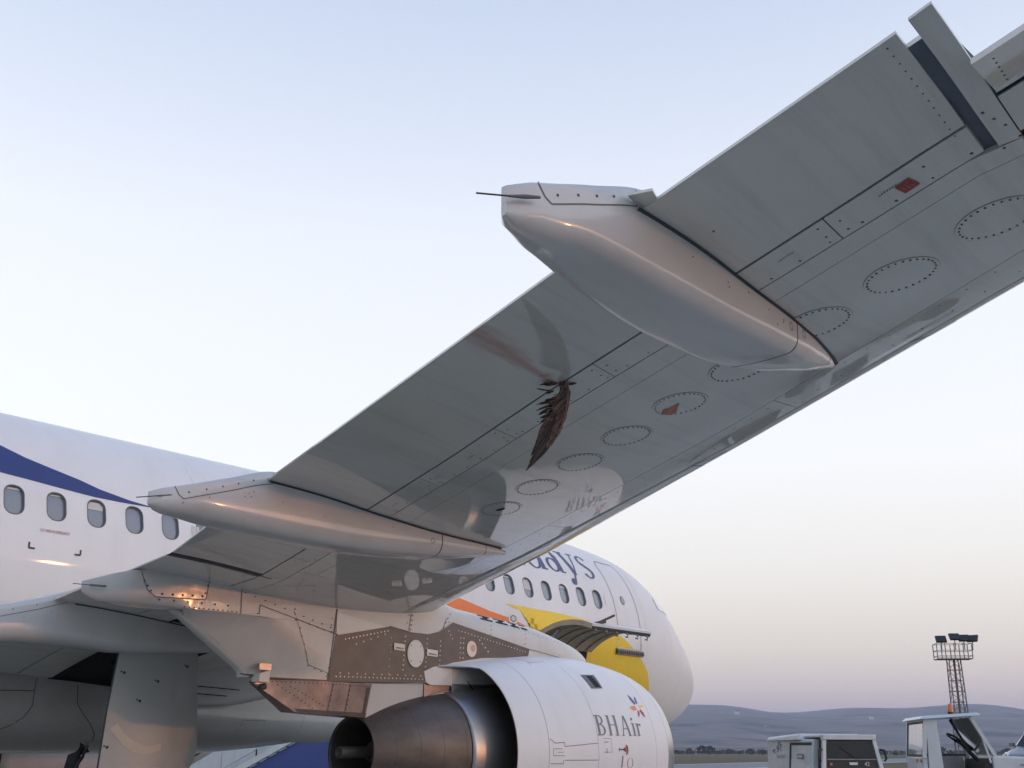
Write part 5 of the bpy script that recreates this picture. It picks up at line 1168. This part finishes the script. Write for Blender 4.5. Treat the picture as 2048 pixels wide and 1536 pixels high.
# -- tow tractor with open cab (local +x forward)
hd = (RH * math.cos(R(-9)) + BF * math.sin(R(-9)))
tc_ = CAM + BF * 16.2 * 1.0 + RH * 6.16; tc_.z = 0
trac = empty('tow_tractor', tc_, math.atan2(hd.y, hd.x))
tag(trac, 'white tow tractor with an open sided cab and orange beacon, long low bonnet', 'tractor')
WY = .62
def TB_(mb, name, parent=None, bevel=.0): return mb.build(name, parent or trac, bevel=bevel)
mb = MB(); mb.hexa([Vector((-.80, -.72, 2.005)), Vector((.42, -.72, 2.055)), Vector((.42, .72, 2.055)), Vector((-.80, .72, 2.005)), Vector((-.72, -.66, 2.05)), Vector((.36, -.66, 2.095)), Vector((.36, .66, 2.095)), Vector((-.72, .66, 2.05))], M['gsewhite']); TB_(mb, 'roof', bevel=.015)
for y in (-WY, WY):
    mb = MB(); mb.hexa([Vector((-.72, y - .035, .75)), Vector((-.36, y - .035, .75)), Vector((-.36, y + .035, .75)), Vector((-.72, y + .035, .75)), Vector((-.66, y - .035, 2.02)), Vector((-.46, y - .035, 2.02)), Vector((-.46, y + .035, 2.02)), Vector((-.66, y + .035, 2.02))], M['gsewhite']); TB_(mb, 'rear_pillar', bevel=.01)
mb = MB(); mb.hexa([Vector((-.80, -WY, .4)), Vector((-.70, -WY, .4)), Vector((-.70, WY, .4)), Vector((-.80, WY, .4)), Vector((-.78, -WY, 1.52)), Vector((-.70, -WY, 1.52)), Vector((-.70, WY, 1.52)), Vector((-.78, WY, 1.52))], M['gsewhite'])
for a, b_ in (((-.76, -WY, 1.5), (-.66, -WY, 2.02)), ((-.76, WY, 1.5), (-.66, WY, 2.02)), ((-.66, -WY, 1.99), (-.66, WY, 1.99))): mb.beam(a, b_, .035, .035, M['gsewhite'])
TB_(mb, 'rear_wall', bevel=.01)
mb = MB(); mb.poly([Vector((-.765, -WY + .04, 1.55)), Vector((-.765, WY - .04, 1.55)), Vector((-.69, WY - .04, 1.96)), Vector((-.69, -WY + .04, 1.96))], M['clear']); mb.poly([Vector((-.755, -WY + .04, 1.55)), Vector((-.755, WY - .04, 1.55)), Vector((-.68, WY - .04, 1.96)), Vector((-.68, -WY + .04, 1.96))][::-1], M['clear']); TB_(mb, 'rear_window')
mb = MB(); e = [(-WY + .03, 1.54), (WY - .03, 1.54), (WY - .03, 1.97), (-WY + .03, 1.97), (-WY + .03, 1.54)]
for a, b_ in zip(e, e[1:]): mb.beam((-.772 + (a[1] - 1.54) * .18, a[0], a[1]), (-.772 + (b_[1] - 1.54) * .18, b_[0], b_[1]), .012, .012, M['seal'])
TB_(mb, 'window_rubber')
for y in (-WY, WY):   # windscreen pillars
    mb = MB(); mb.beam((.22, y, 2.04), (.62, y, 1.53), .03, .03, M['gsewhite'] if y < 0 else M['plastic']); mb.beam((.38, y, 1.86), (.52, y, 1.45), .018, .018, M['gsewhite']); TB_(mb, 'windscreen_pillar')
mb = MB(); mb.poly([Vector((.60, -WY, 1.54)), Vector((.60, WY, 1.54)), Vector((.22, WY, 2.03)), Vector((.22, -WY, 2.03))], M['clear'])
wm_ = M['clear'].copy(); wm_.name = 'windscreen_glass'; b = wm_.node_tree.nodes['Principled BSDF']; b.inputs['Transmission Weight'].default_value = .85; b.inputs['Roughness'].default_value = .03; b.inputs['IOR'].default_value = 1.02
mb.poly([Vector((.595, -WY, 1.54)), Vector((.595, WY, 1.54)), Vector((.215, WY, 2.03)), Vector((.215, -WY, 2.03))][::-1], M['clear'])
o = TB_(mb, 'windscreen'); o.data.materials[0] = wm_
mb = MB(); mb.hexa([Vector((.55, -.66, .35)), Vector((2.3, -.62, .35)), Vector((2.3, .62, .35)), Vector((.55, .66, .35)), Vector((.55, -.66, 1.545)), Vector((2.3, -.60, 1.50)), Vector((2.3, .60, 1.50)), Vector((.55, .66, 1.545))], M['gsewhite']); hood = TB_(mb, 'bonnet', bevel=.03)
mb = MB()
for k in range(5): mb.box((1.45, -.648, 1.33 - k * .05), (.42, .012, .012), M['seal'])
mb.build('vent_slats', hood)
mb = MB(); mb.beam((.7, -.656, 1.43), (2.2, -.63, 1.40), .006, .005, M['seam']); mb.build('bonnet_joint', hood)
mb = MB(); mb.tube([Vector((1.98, -.68, 1.42)), Vector((1.98, -.64, 1.42))], .035, M['plastic'], 10); mb.build('bonnet_catch', hood)
mb = MB(); mb.box((-.05, 0, .55), (.70, .64, .20), M['gsewhite']); mb.hexa([Vector((.35, -.60, .7)), Vector((.56, -.60, .7)), Vector((.56, .60, .7)), Vector((.35, .60, .7)), Vector((.42, -.60, 1.5)), Vector((.56, -.60, 1.5)), Vector((.56, .60, 1.5)), Vector((.42, .60, 1.5))], M['plastic']); TB_(mb, 'cab_floor')
mb = MB(); mb.box((-.42, 0, .95), (.24, .45, .10), M['plastic']); mb.box((-.62, 0, 1.2), (.06, .42, .25), M['plastic']); TB_(mb, 'seat')
mb = MB(); mb.box((-.1, .62, 1.15), (.5, .02, .38), M['gsewhite']); mb.beam((-.6, .62, 1.545), (.5, .62, 1.545), .012, .012, M['seal']); TB_(mb, 'far_door')
mb = MB(); cen = Vector((.12, -.12, 1.72)); dr = Vector((.55, 0, .83)).normalized(); u_ = Vector((0, 1, 0)); v_ = dr.cross(u_)
mb.tube([cen + .19 * (math.cos(2 * math.pi * k / 24) * u_ + math.sin(2 * math.pi * k / 24) * v_) for k in range(25)], .014, M['plastic'], 8, caps=False)
for a in (30, 150, 270): mb.tube([cen, cen + .19 * (math.cos(R(a)) * u_ + math.sin(R(a)) * v_)], .014, M['plastic'], 6)
mb.tube([cen, cen + Vector((.30, 0, -.36))], .028, M['plastic'], 8); TB_(mb, 'steering_wheel')
mb = MB(); mb.tube([Vector((.05, 0, 2.08)), Vector((.05, 0, 2.12))], .06, M['plastic'], 14); mb.tube([Vector((.05, 0, 2.12)), Vector((.05, 0, 2.20)), Vector((.05, 0, 2.235))], [.055, .055, .03], M['amber'], 14); TB_(mb, 'beacon')
for x, z in ((-.70, 1.44), (-.70, 1.44)):
    pass
mb = MB()
for y in (-.5, -.2): mb = MB(); mb.box((-.80, y, 1.47), (.012, .03, .02), M['amber']); TB_(mb, 'tail_lamp')
for x in (-.35, 1.75):
    for sg in (-1, 1):
        mb = MB(); mb.grid([[Vector((x + r_ * math.cos(2 * math.pi * k / 24), sg * (.56 + d), .36 + r_ * math.sin(2 * math.pi * k / 24))) for k in range(24)] for r_, d in ((.02, -.1), (.2, -.1), (.33, -.09), (.36, 0), (.33, .09), (.2, .1), (.02, .1))], M['rubber'], cv=True); TB_(mb, 'wheel')

for c in trac.children:
    if c.name.startswith('wheel'): c.location.x = -.12
    elif c.name.startswith('steering'): c.location.x = -.03
    else:
        for v in c.data.vertices: v.co.x *= .66
# -- parked silver car
cp_ = CAM + BF * 46 + RH * 21.2; cp_.z = .47
mb = MB(); mb.hexa([Vector((cp_.x + a_ * RH.x + b_ * BF.x, cp_.y + a_ * RH.y + b_ * BF.y, z_)) for a_, b_, z_ in ((-6, -5, -.1), (9, -5, -.1), (9, 6, -.1), (-6, 6, -.1), (-3.6, -3, .52), (7, -3, .52), (7, 4, .52), (-3.6, 4, .52))], M['grass']); tag(mb.build('grass_bank'), kind='structure')
ch = (-BF * math.cos(R(52)) - RH * math.sin(R(52))); car = empty('parked_car', cp_, math.atan2(ch.y, ch.x)); car.scale = (1, 1, 1.08)
tag(car, 'silver hatchback car parked beyond the tow tractor at the right edge', 'car')
prof = [(2.05, .35), (2.10, .62), (2.0, .86), (1.75, 1.0), (1.0, 1.20), (.15, 1.78), (-.2, 1.86), (-1.2, 1.84), (-1.85, 1.55), (-2.05, 1.15), (-2.1, .5), (-2.0, .35)]
mb = MB(); rows = []
for y, k in ((-.86, .0), (-.84, .4), (-.70, 1), (-.35, 1.02), (0, 1.03), (.35, 1.02), (.70, 1), (.84, .4), (.86, 0)):
    rows.append([Vector((x * (.97 + .03 * k), y * (1 - .16 * max(0, (z - 1.1)) / .8), .35 + (z - .35) * (.93 + .07 * k))) for x, z in prof])
mb.grid(rows, M['carpaint'], cv=True); mb.poly(rows[0], M['carpaint']); mb.poly(rows[-1][::-1], M['carpaint']); cbody = mb.build('body', car)
mb = MB(); mb.poly([Vector((1.01, -.68, 1.235)), Vector((1.01, .68, 1.235)), Vector((.22, .60, 1.79)), Vector((.22, -.60, 1.79))], M['glass']); mb.build('windscreen', car)
for sg in (-1, 1):
    mb = MB(); mb.poly([Vector((.75, sg * .845, 1.25)), Vector((.1, sg * .79, 1.70)), Vector((-1.2, sg * .79, 1.70)), Vector((-1.7, sg * .83, 1.3))], M['glass']); mb.build('side_window', car)
    mb = MB(); mb.hexa([Vector((1.72, sg * .84, .82)), Vector((2.06, sg * .55, .78)), Vector((2.04, sg * .50, .78)), Vector((1.70, sg * .70, .82)), Vector((1.62, sg * .83, 1.04)), Vector((1.90, sg * .56, .97)), Vector((1.88, sg * .50, .97)), Vector((1.60, sg * .70, 1.04))], M['lip']); mb.build('headlight', car)
    mb = MB(); mb.box((.75, sg * .98, 1.30), (.06, .09, .06), M['carpaint']); mb.build('mirror', car)
mb = MB(); mb.box((2.075, 0, .80), (.012, .42, .05), M['plastic']); mb.box((2.10, 0, .55), (.012, .6, .08), M['plastic']); mb.build('grille', car)
for x in (-1.35, 1.35):
    for sg in (-1, 1):
        mb = MB(); mb.grid([[Vector((x + r_ * math.cos(2 * math.pi * k / 24), sg * (.80 + d), .32 + r_ * math.sin(2 * math.pi * k / 24))) for k in range(24)] for r_, d in ((.02, -.08), (.2, -.08), (.30, -.08), (.32, 0), (.30, .08), (.2, .08), (.02, .08))], M['rubber'], cv=True); mb.build('wheel', car)

# -- passenger stairs on the far side
st_o = Vector((-8.3, -5.3, 0)); stairs = empty('passenger_stairs', st_o)
tag(stairs, 'blue and white passenger stairs standing beyond the belly of the airliner', 'stairs')
sl = .33; zz = lambda x: 1.36 + (x + .6) * sl * 1.06
mb = MB(); yb = .55
for y in (-yb, yb):
    mb.hexa([Vector((-3.5, y - .03, zz(-3.5) - .10)), Vector((5.4, y - .03, zz(5.4) - .10)), Vector((5.4, y + .03, zz(5.4) - .10)), Vector((-3.5, y + .03, zz(-3.5) - .10)), Vector((-3.5, y - .03, zz(-3.5) + .06)), Vector((5.4, y - .03, zz(5.4) + .06)), Vector((5.4, y + .03, zz(5.4) + .06)), Vector((-3.5, y + .03, zz(-3.5) + .06))], M['paint'])
mb.build('stringer', stairs)
for i in range(24):
    x = -3.4 + i * .37; mb = MB(); mb.box((x, 0, zz(x) - .02), (.15, yb - .05, .015), M['steel']); mb.build('step', stairs)
for y in (-yb, yb):
    mb = MB(); mb.hexa([Vector((-3.4, y - .015, zz(-3.4) + .22)), Vector((5.3, y - .015, zz(5.3) + .22)), Vector((5.3, y + .015, zz(5.3) + .22)), Vector((-3.4, y + .015, zz(-3.4) + .22)), Vector((-3.4, y - .015, zz(-3.4) + .78)), Vector((5.3, y - .015, zz(5.3) + .78)), Vector((5.3, y + .015, zz(5.3) + .78)), Vector((-3.4, y + .015, zz(-3.4) + .78))], M['gsewhite']); mb.build('side_panel', stairs)
    mb = MB(); mb.tube([Vector((-3.6, y, .6)), Vector((-3.6, y, zz(-3.6) + .98)), Vector((5.3, y, zz(5.3) + .98))], .03, M['plastic'], 8)
    for k in range(7): x = -3.4 + k * 1.4; mb.tube([Vector((x, y, zz(x))), Vector((x, y, zz(x) + .98))], .02, M['plastic'], 6)
    mb.build('handrail', stairs)
mb = MB(); mb.hexa([Vector((-1.6, -yb + .05, .45)), Vector((5.3, -yb + .05, .45)), Vector((5.3, yb - .05, .45)), Vector((-1.6, yb - .05, .45)), Vector((-1.6, -yb + .05, zz(-1.6) - .12)), Vector((5.3, -yb + .05, zz(5.3) - .12)), Vector((5.3, yb - .05, zz(5.3) - .12)), Vector((-1.6, yb - .05, zz(-1.6) - .12))], M['bluepanel']); mb.build('blue_casing', stairs)
for x in (-1.8, 3.8):
    for sg in (-1, 1):
        mb = MB(); mb.grid([[Vector((x + r_ * math.cos(2 * math.pi * k / 24), sg * (.6 + d), .35 + r_ * math.sin(2 * math.pi * k / 24))) for k in range(24)] for r_, d in ((.02, -.1), (.2, -.1), (.33, -.1), (.35, 0), (.33, .1), (.2, .1), (.02, .1))], M['rubber'], cv=True); mb.build('wheel', stairs)
# -- white bus further off on that side
bus = empty('apron_bus', Vector((-17.8, -4.0, 0)), R(60)); tag(bus, 'white apron bus glimpsed under the belly left of the passenger stairs', 'bus')
mb = MB(); mb.box((0, 0, 1.25), (1.9, 1.0, .85), M['gsewhite']); mb.build('body', bus, bevel=.08)
mb = MB(); mb.box((0, -1.005, 1.6), (1.6, .01, .28), M['glass']); mb.build('side_window', bus)
for x in (-1.2, 1.2):
    for sg in (-1, 1):
        mb = MB(); mb.tube([Vector((x, sg * .75, .42)), Vector((x, sg * 1.0, .42))], .42, M['rubber'], 20); mb.build('wheel', bus)

# -- floodlight mast
ml = CAM + BF * 84.0 + RH * 32.8; ml.z = 0
mast = empty('floodlight_mast', ml - Vector((0, 0, .25)), YAW - R(8)); tag(mast, 'tall lattice floodlight mast with railed platform and four lamp heads', 'light mast')
H0, H1 = 0, 8.35; wb, wt = .54, .40
wz = lambda z: lerp(wb, wt, z / H1)
cor = ((-1, -1), (1, -1), (1, 1), (-1, 1))
mb = MB()
for cx, cy in cor: mb.beam((cx * wb, cy * wb, 0), (cx * wt, cy * wt, H1), .035, .035, M['galv'])
mb.build('mast_leg', mast)
mb = MB(); nz = 11
for i in range(nz):
    z0, z1 = H1 * i / nz, H1 * (i + 1) / nz
    for k in range(4):
        a, b_ = cor[k], cor[(k + 1) % 4]; mb.beam((a[0] * wz(z0), a[1] * wz(z0), z0), (b_[0] * wz(z0), b_[1] * wz(z0), z0), .018, .018, M['galv'])
        if i % 2 == 0: a, b_ = b_, a
        mb.beam((a[0] * wz(z0), a[1] * wz(z0), z0), (b_[0] * wz(z1), b_[1] * wz(z1), z1), .018, .018, M['galv'])
mb.build('lattice_brace', mast)
mb = MB(); mb.tube([Vector((.02, 0, 0)), Vector((.02, 0, H1))], .085, M['feather_brown'], 8); mb.build('cable_riser', mast)
mb = MB(); mb.box((0, 0, H1 + .02), (1.24, .62, .03), M['galv']); mb.build('platform', mast)
mb = MB(); hz = (.02, .22, .62, 1.12)
for y in (-.62, .62):
    for z in hz[1:]: mb.beam((-1.24, y, H1 + z), (1.24, y, H1 + z), .018, .018, M['galv'])
    for x in (-1.24, -.64, 0, .64, 1.24): mb.beam((x, y, H1), (x, y, H1 + 1.14), .028, .028, M['galv'])
for x in (-1.24, 1.24):
    for z in hz[1:]: mb.beam((x, -.62, H1 + z), (x, .62, H1 + z), .018, .018, M['galv'])
mb.build('railing', mast)
for x, z, tl in ((-.88, 1.42, .0), (.1, 1.58, .12), (.74, 1.48, -.1), (1.36, 1.45, -.55)):
    mb = MB(); rot = Matrix.Rotation(tl, 3, 'Z') @ Matrix.Rotation(R(52), 3, 'X'); mb.box((x, -.65, H1 + z), (.38, .28, .09), M['plastic'], rot); o = mb.build('lamp_head', mast, bevel=.02)
    mb = MB(); mb.box(Vector((x, -.65, H1 + z)) + rot @ Vector((0, 0, -.095)), (.32, .22, .006), M['glass'], rot); mb.build('lamp_glass', o)
    mb = MB(); mb.beam((min(x, 1.3), -.62, H1 + .6), (x, -.62, H1 + z), .03, .03, M['galv']); mb.build('lamp_bracket', o)
mb = MB(); mb.box((.72, -.2, 1.6), (.12, .1, .35), M['galv']); mb.tube([Vector((.62, -.2, 2.9)), Vector((.55, -.2, 2.2)), Vector((.68, -.2, 1.9))], .02, M['plastic'], 6); mb.build('control_box', mast)

# ================================================================== BUSHES, HOUSES, FAR THINGS
def leafy(r_, h_, nf, mat, seed):
    rnd = random.Random(seed); mb = MB()
    for k in range(nf):
        th, ph, q = rnd.uniform(0, 6.28), rnd.uniform(-.5, 1.45), rnd.uniform(.45, 1) ** .5
        lump = 1 + .25 * math.sin(3 * th + seed) + .2 * math.sin(5 * th + 2 * ph)
        c = Vector((r_ * q * lump * math.cos(th) * math.cos(ph), r_ * q * lump * math.sin(th) * math.cos(ph), h_ * (.42 + .55 * q * math.sin(ph))))
        s_ = rnd.uniform(.22, .5) * r_ * .55; a = Vector((rnd.uniform(-1, 1), rnd.uniform(-1, 1), rnd.uniform(-1, 1))).normalized(); b_ = a.cross(Vector((rnd.uniform(-1, 1), .3, rnd.uniform(-1, 1)))).normalized()
        mb.poly([c + a * s_, c + b_ * s_ * .7, c - a * s_, c - b_ * s_ * .7], mat)
    return mb
protos = []
for i in range(5):
    root = empty('bush', (0, 0, 0)); r_, h_ = (1.8, 2.4, 3.0, 2.0, 2.6)[i], (3.0, 3.6, 4.2, 2.6, 3.2)[i]
    leafy(r_, h_, 170, M['bush'] if i % 2 == 0 else M['bush2'], i).build('crown', root)
    mb = MB(); mb.tube([Vector((0, 0, 0)), Vector((.1, 0, h_ * .3)), Vector((.05, .1, h_ * .6))], [.14, .10, .05], M['trunk'], 6); mb.build('trunk', root)
    protos.append(root)
rb = random.Random(4); used = set()
def place(proto, i, loc, rz, sc_):
    if i not in used: r_ = proto; used.add(i)
    else:
        r_ = proto.copy(); sc.collection.objects.link(r_)
        for chd in proto.children:
            c = chd.copy(); sc.collection.objects.link(c); c.parent = r_
    r_.location = loc; r_.rotation_euler = (0, 0, rz); r_.scale = (sc_, sc_, sc_ * rb.uniform(.8, 1.15)); return r_
for k in range(64):
    px = 1330 + k * 12 + rb.uniform(-6, 6); dist = rb.uniform(520, 680); lat = (px - 1024) / FPX * dist
    loc = CAM + BF * dist + RH * lat; loc.z = -.05
    i = rb.randrange(5); o = place(protos[i], i, loc, rb.uniform(0, 6.28), rb.uniform(.5, .95))
    tag(o, 'low dark green bush in the line of scrub along the far edge of the airfield' if i % 2 == 0 else 'dry brownish bush in the line of scrub along the far edge of the airfield', 'bush', ('green' if i % 2 == 0 else 'dry') + ' bushes along the far edge of the airfield')
# dark mass of scrub between them
mb = MB(); rs = random.Random(9)
for k in range(1500):
    dist = rs.uniform(640, 820); px = rs.uniform(1200, 2150); c = CAM + BF * dist + RH * ((px - 1024) / FPX * dist); c.z = rs.uniform(.2, 1.9); s_ = rs.uniform(.8, 1.9)
    a = Vector((rs.uniform(-1, 1), rs.uniform(-1, 1), rs.uniform(-.6, .6))).normalized(); b_ = a.cross(Vector((rs.uniform(-1, 1), rs.uniform(-1, 1), 1))).normalized()
    mb.poly([c + a * s_, c + b_ * s_ * .7, c - a * s_, c - b_ * s_ * .7], M['bush2'] if k % 3 else M['bush'])
mb.build('scrub_thicket', kind='stuff')
def house(px, py, dist, w_, label):
    loc = CAM + BF * dist + RH * ((px - 1024) / FPX * dist); ang = math.atan2(loc.y, loc.x); r0_ = math.hypot(loc.x, loc.y)
    loc.z = gh(r0_, ang % (2 * math.pi)) - .5
    root = empty('house', loc, YAW + R(20)); tag(root, label, 'house')
    mb = MB(); mb.box((0, 0, w_ * .32), (w_ / 2, w_ * .35, w_ * .32), M['housewall']); mb.build('wall', root)
    mb = MB(); z0, z1 = w_ * .64, w_ * .92; a = w_ * .54; b_ = w_ * .39
    mb.poly([(-a, -b_, z0), (a, -b_, z0), (a, 0, z1), (-a, 0, z1)], M['roof']); mb.poly([(-a, b_, z0), (-a, 0, z1), (a, 0, z1), (a, b_, z0)], M['roof']); mb.poly([(-a, -b_, z0), (-a, 0, z1), (-a, b_, z0)], M['housewall']); mb.poly([(a, -b_, z0), (a, b_, z0), (a, 0, z1)], M['housewall']); mb.build('roof', root)
    for x in (-.25, .25): mb = MB(); mb.box((x * w_, -w_ * .352, w_ * .35), (w_ * .07, .05, w_ * .1), M['glass']); mb.build('window', root)
house(1377, 1509, 700, 4, 'small white hut in the scrub just right of the engine cowl')
house(1458, 1466, 2600, 9, 'white house high on the hillside between the engine and the van')
house(1514, 1483, 2100, 9, 'white house low on the hillside left of the van roof')
house(1526, 1484, 2150, 7, 'smaller pale house beside the low white house on the hillside')
house(1999, 1491, 1500, 6, 'white house in the scrub right of the light mast')
house(1715, 1478, 2300, 7, 'pale house on the slope above the cab roof of the van')

# ================================================================== HAZE
mb = MB(); mb.box((0, 0, 108), (5900, 5900, 110), M['white'])
hz_m = bpy.data.materials.new('haze_air'); hz_m.use_nodes = True; nt = hz_m.node_tree; nt.nodes.remove(nt.nodes['Principled BSDF'])
pv = nt.nodes.new('ShaderNodeVolumePrincipled'); pv.inputs['Color'].default_value = (.66, .76, 1, 1); pv.inputs['Density'].default_value = .00025; pv.inputs['Anisotropy'].default_value = .2
nt.links.new(pv.outputs[0], nt.nodes['Material Output'].inputs['Volume'])
hz_o = mb.build('haze', kind='stuff'); hz_o.data.materials.clear(); hz_o.data.materials.append(hz_m)
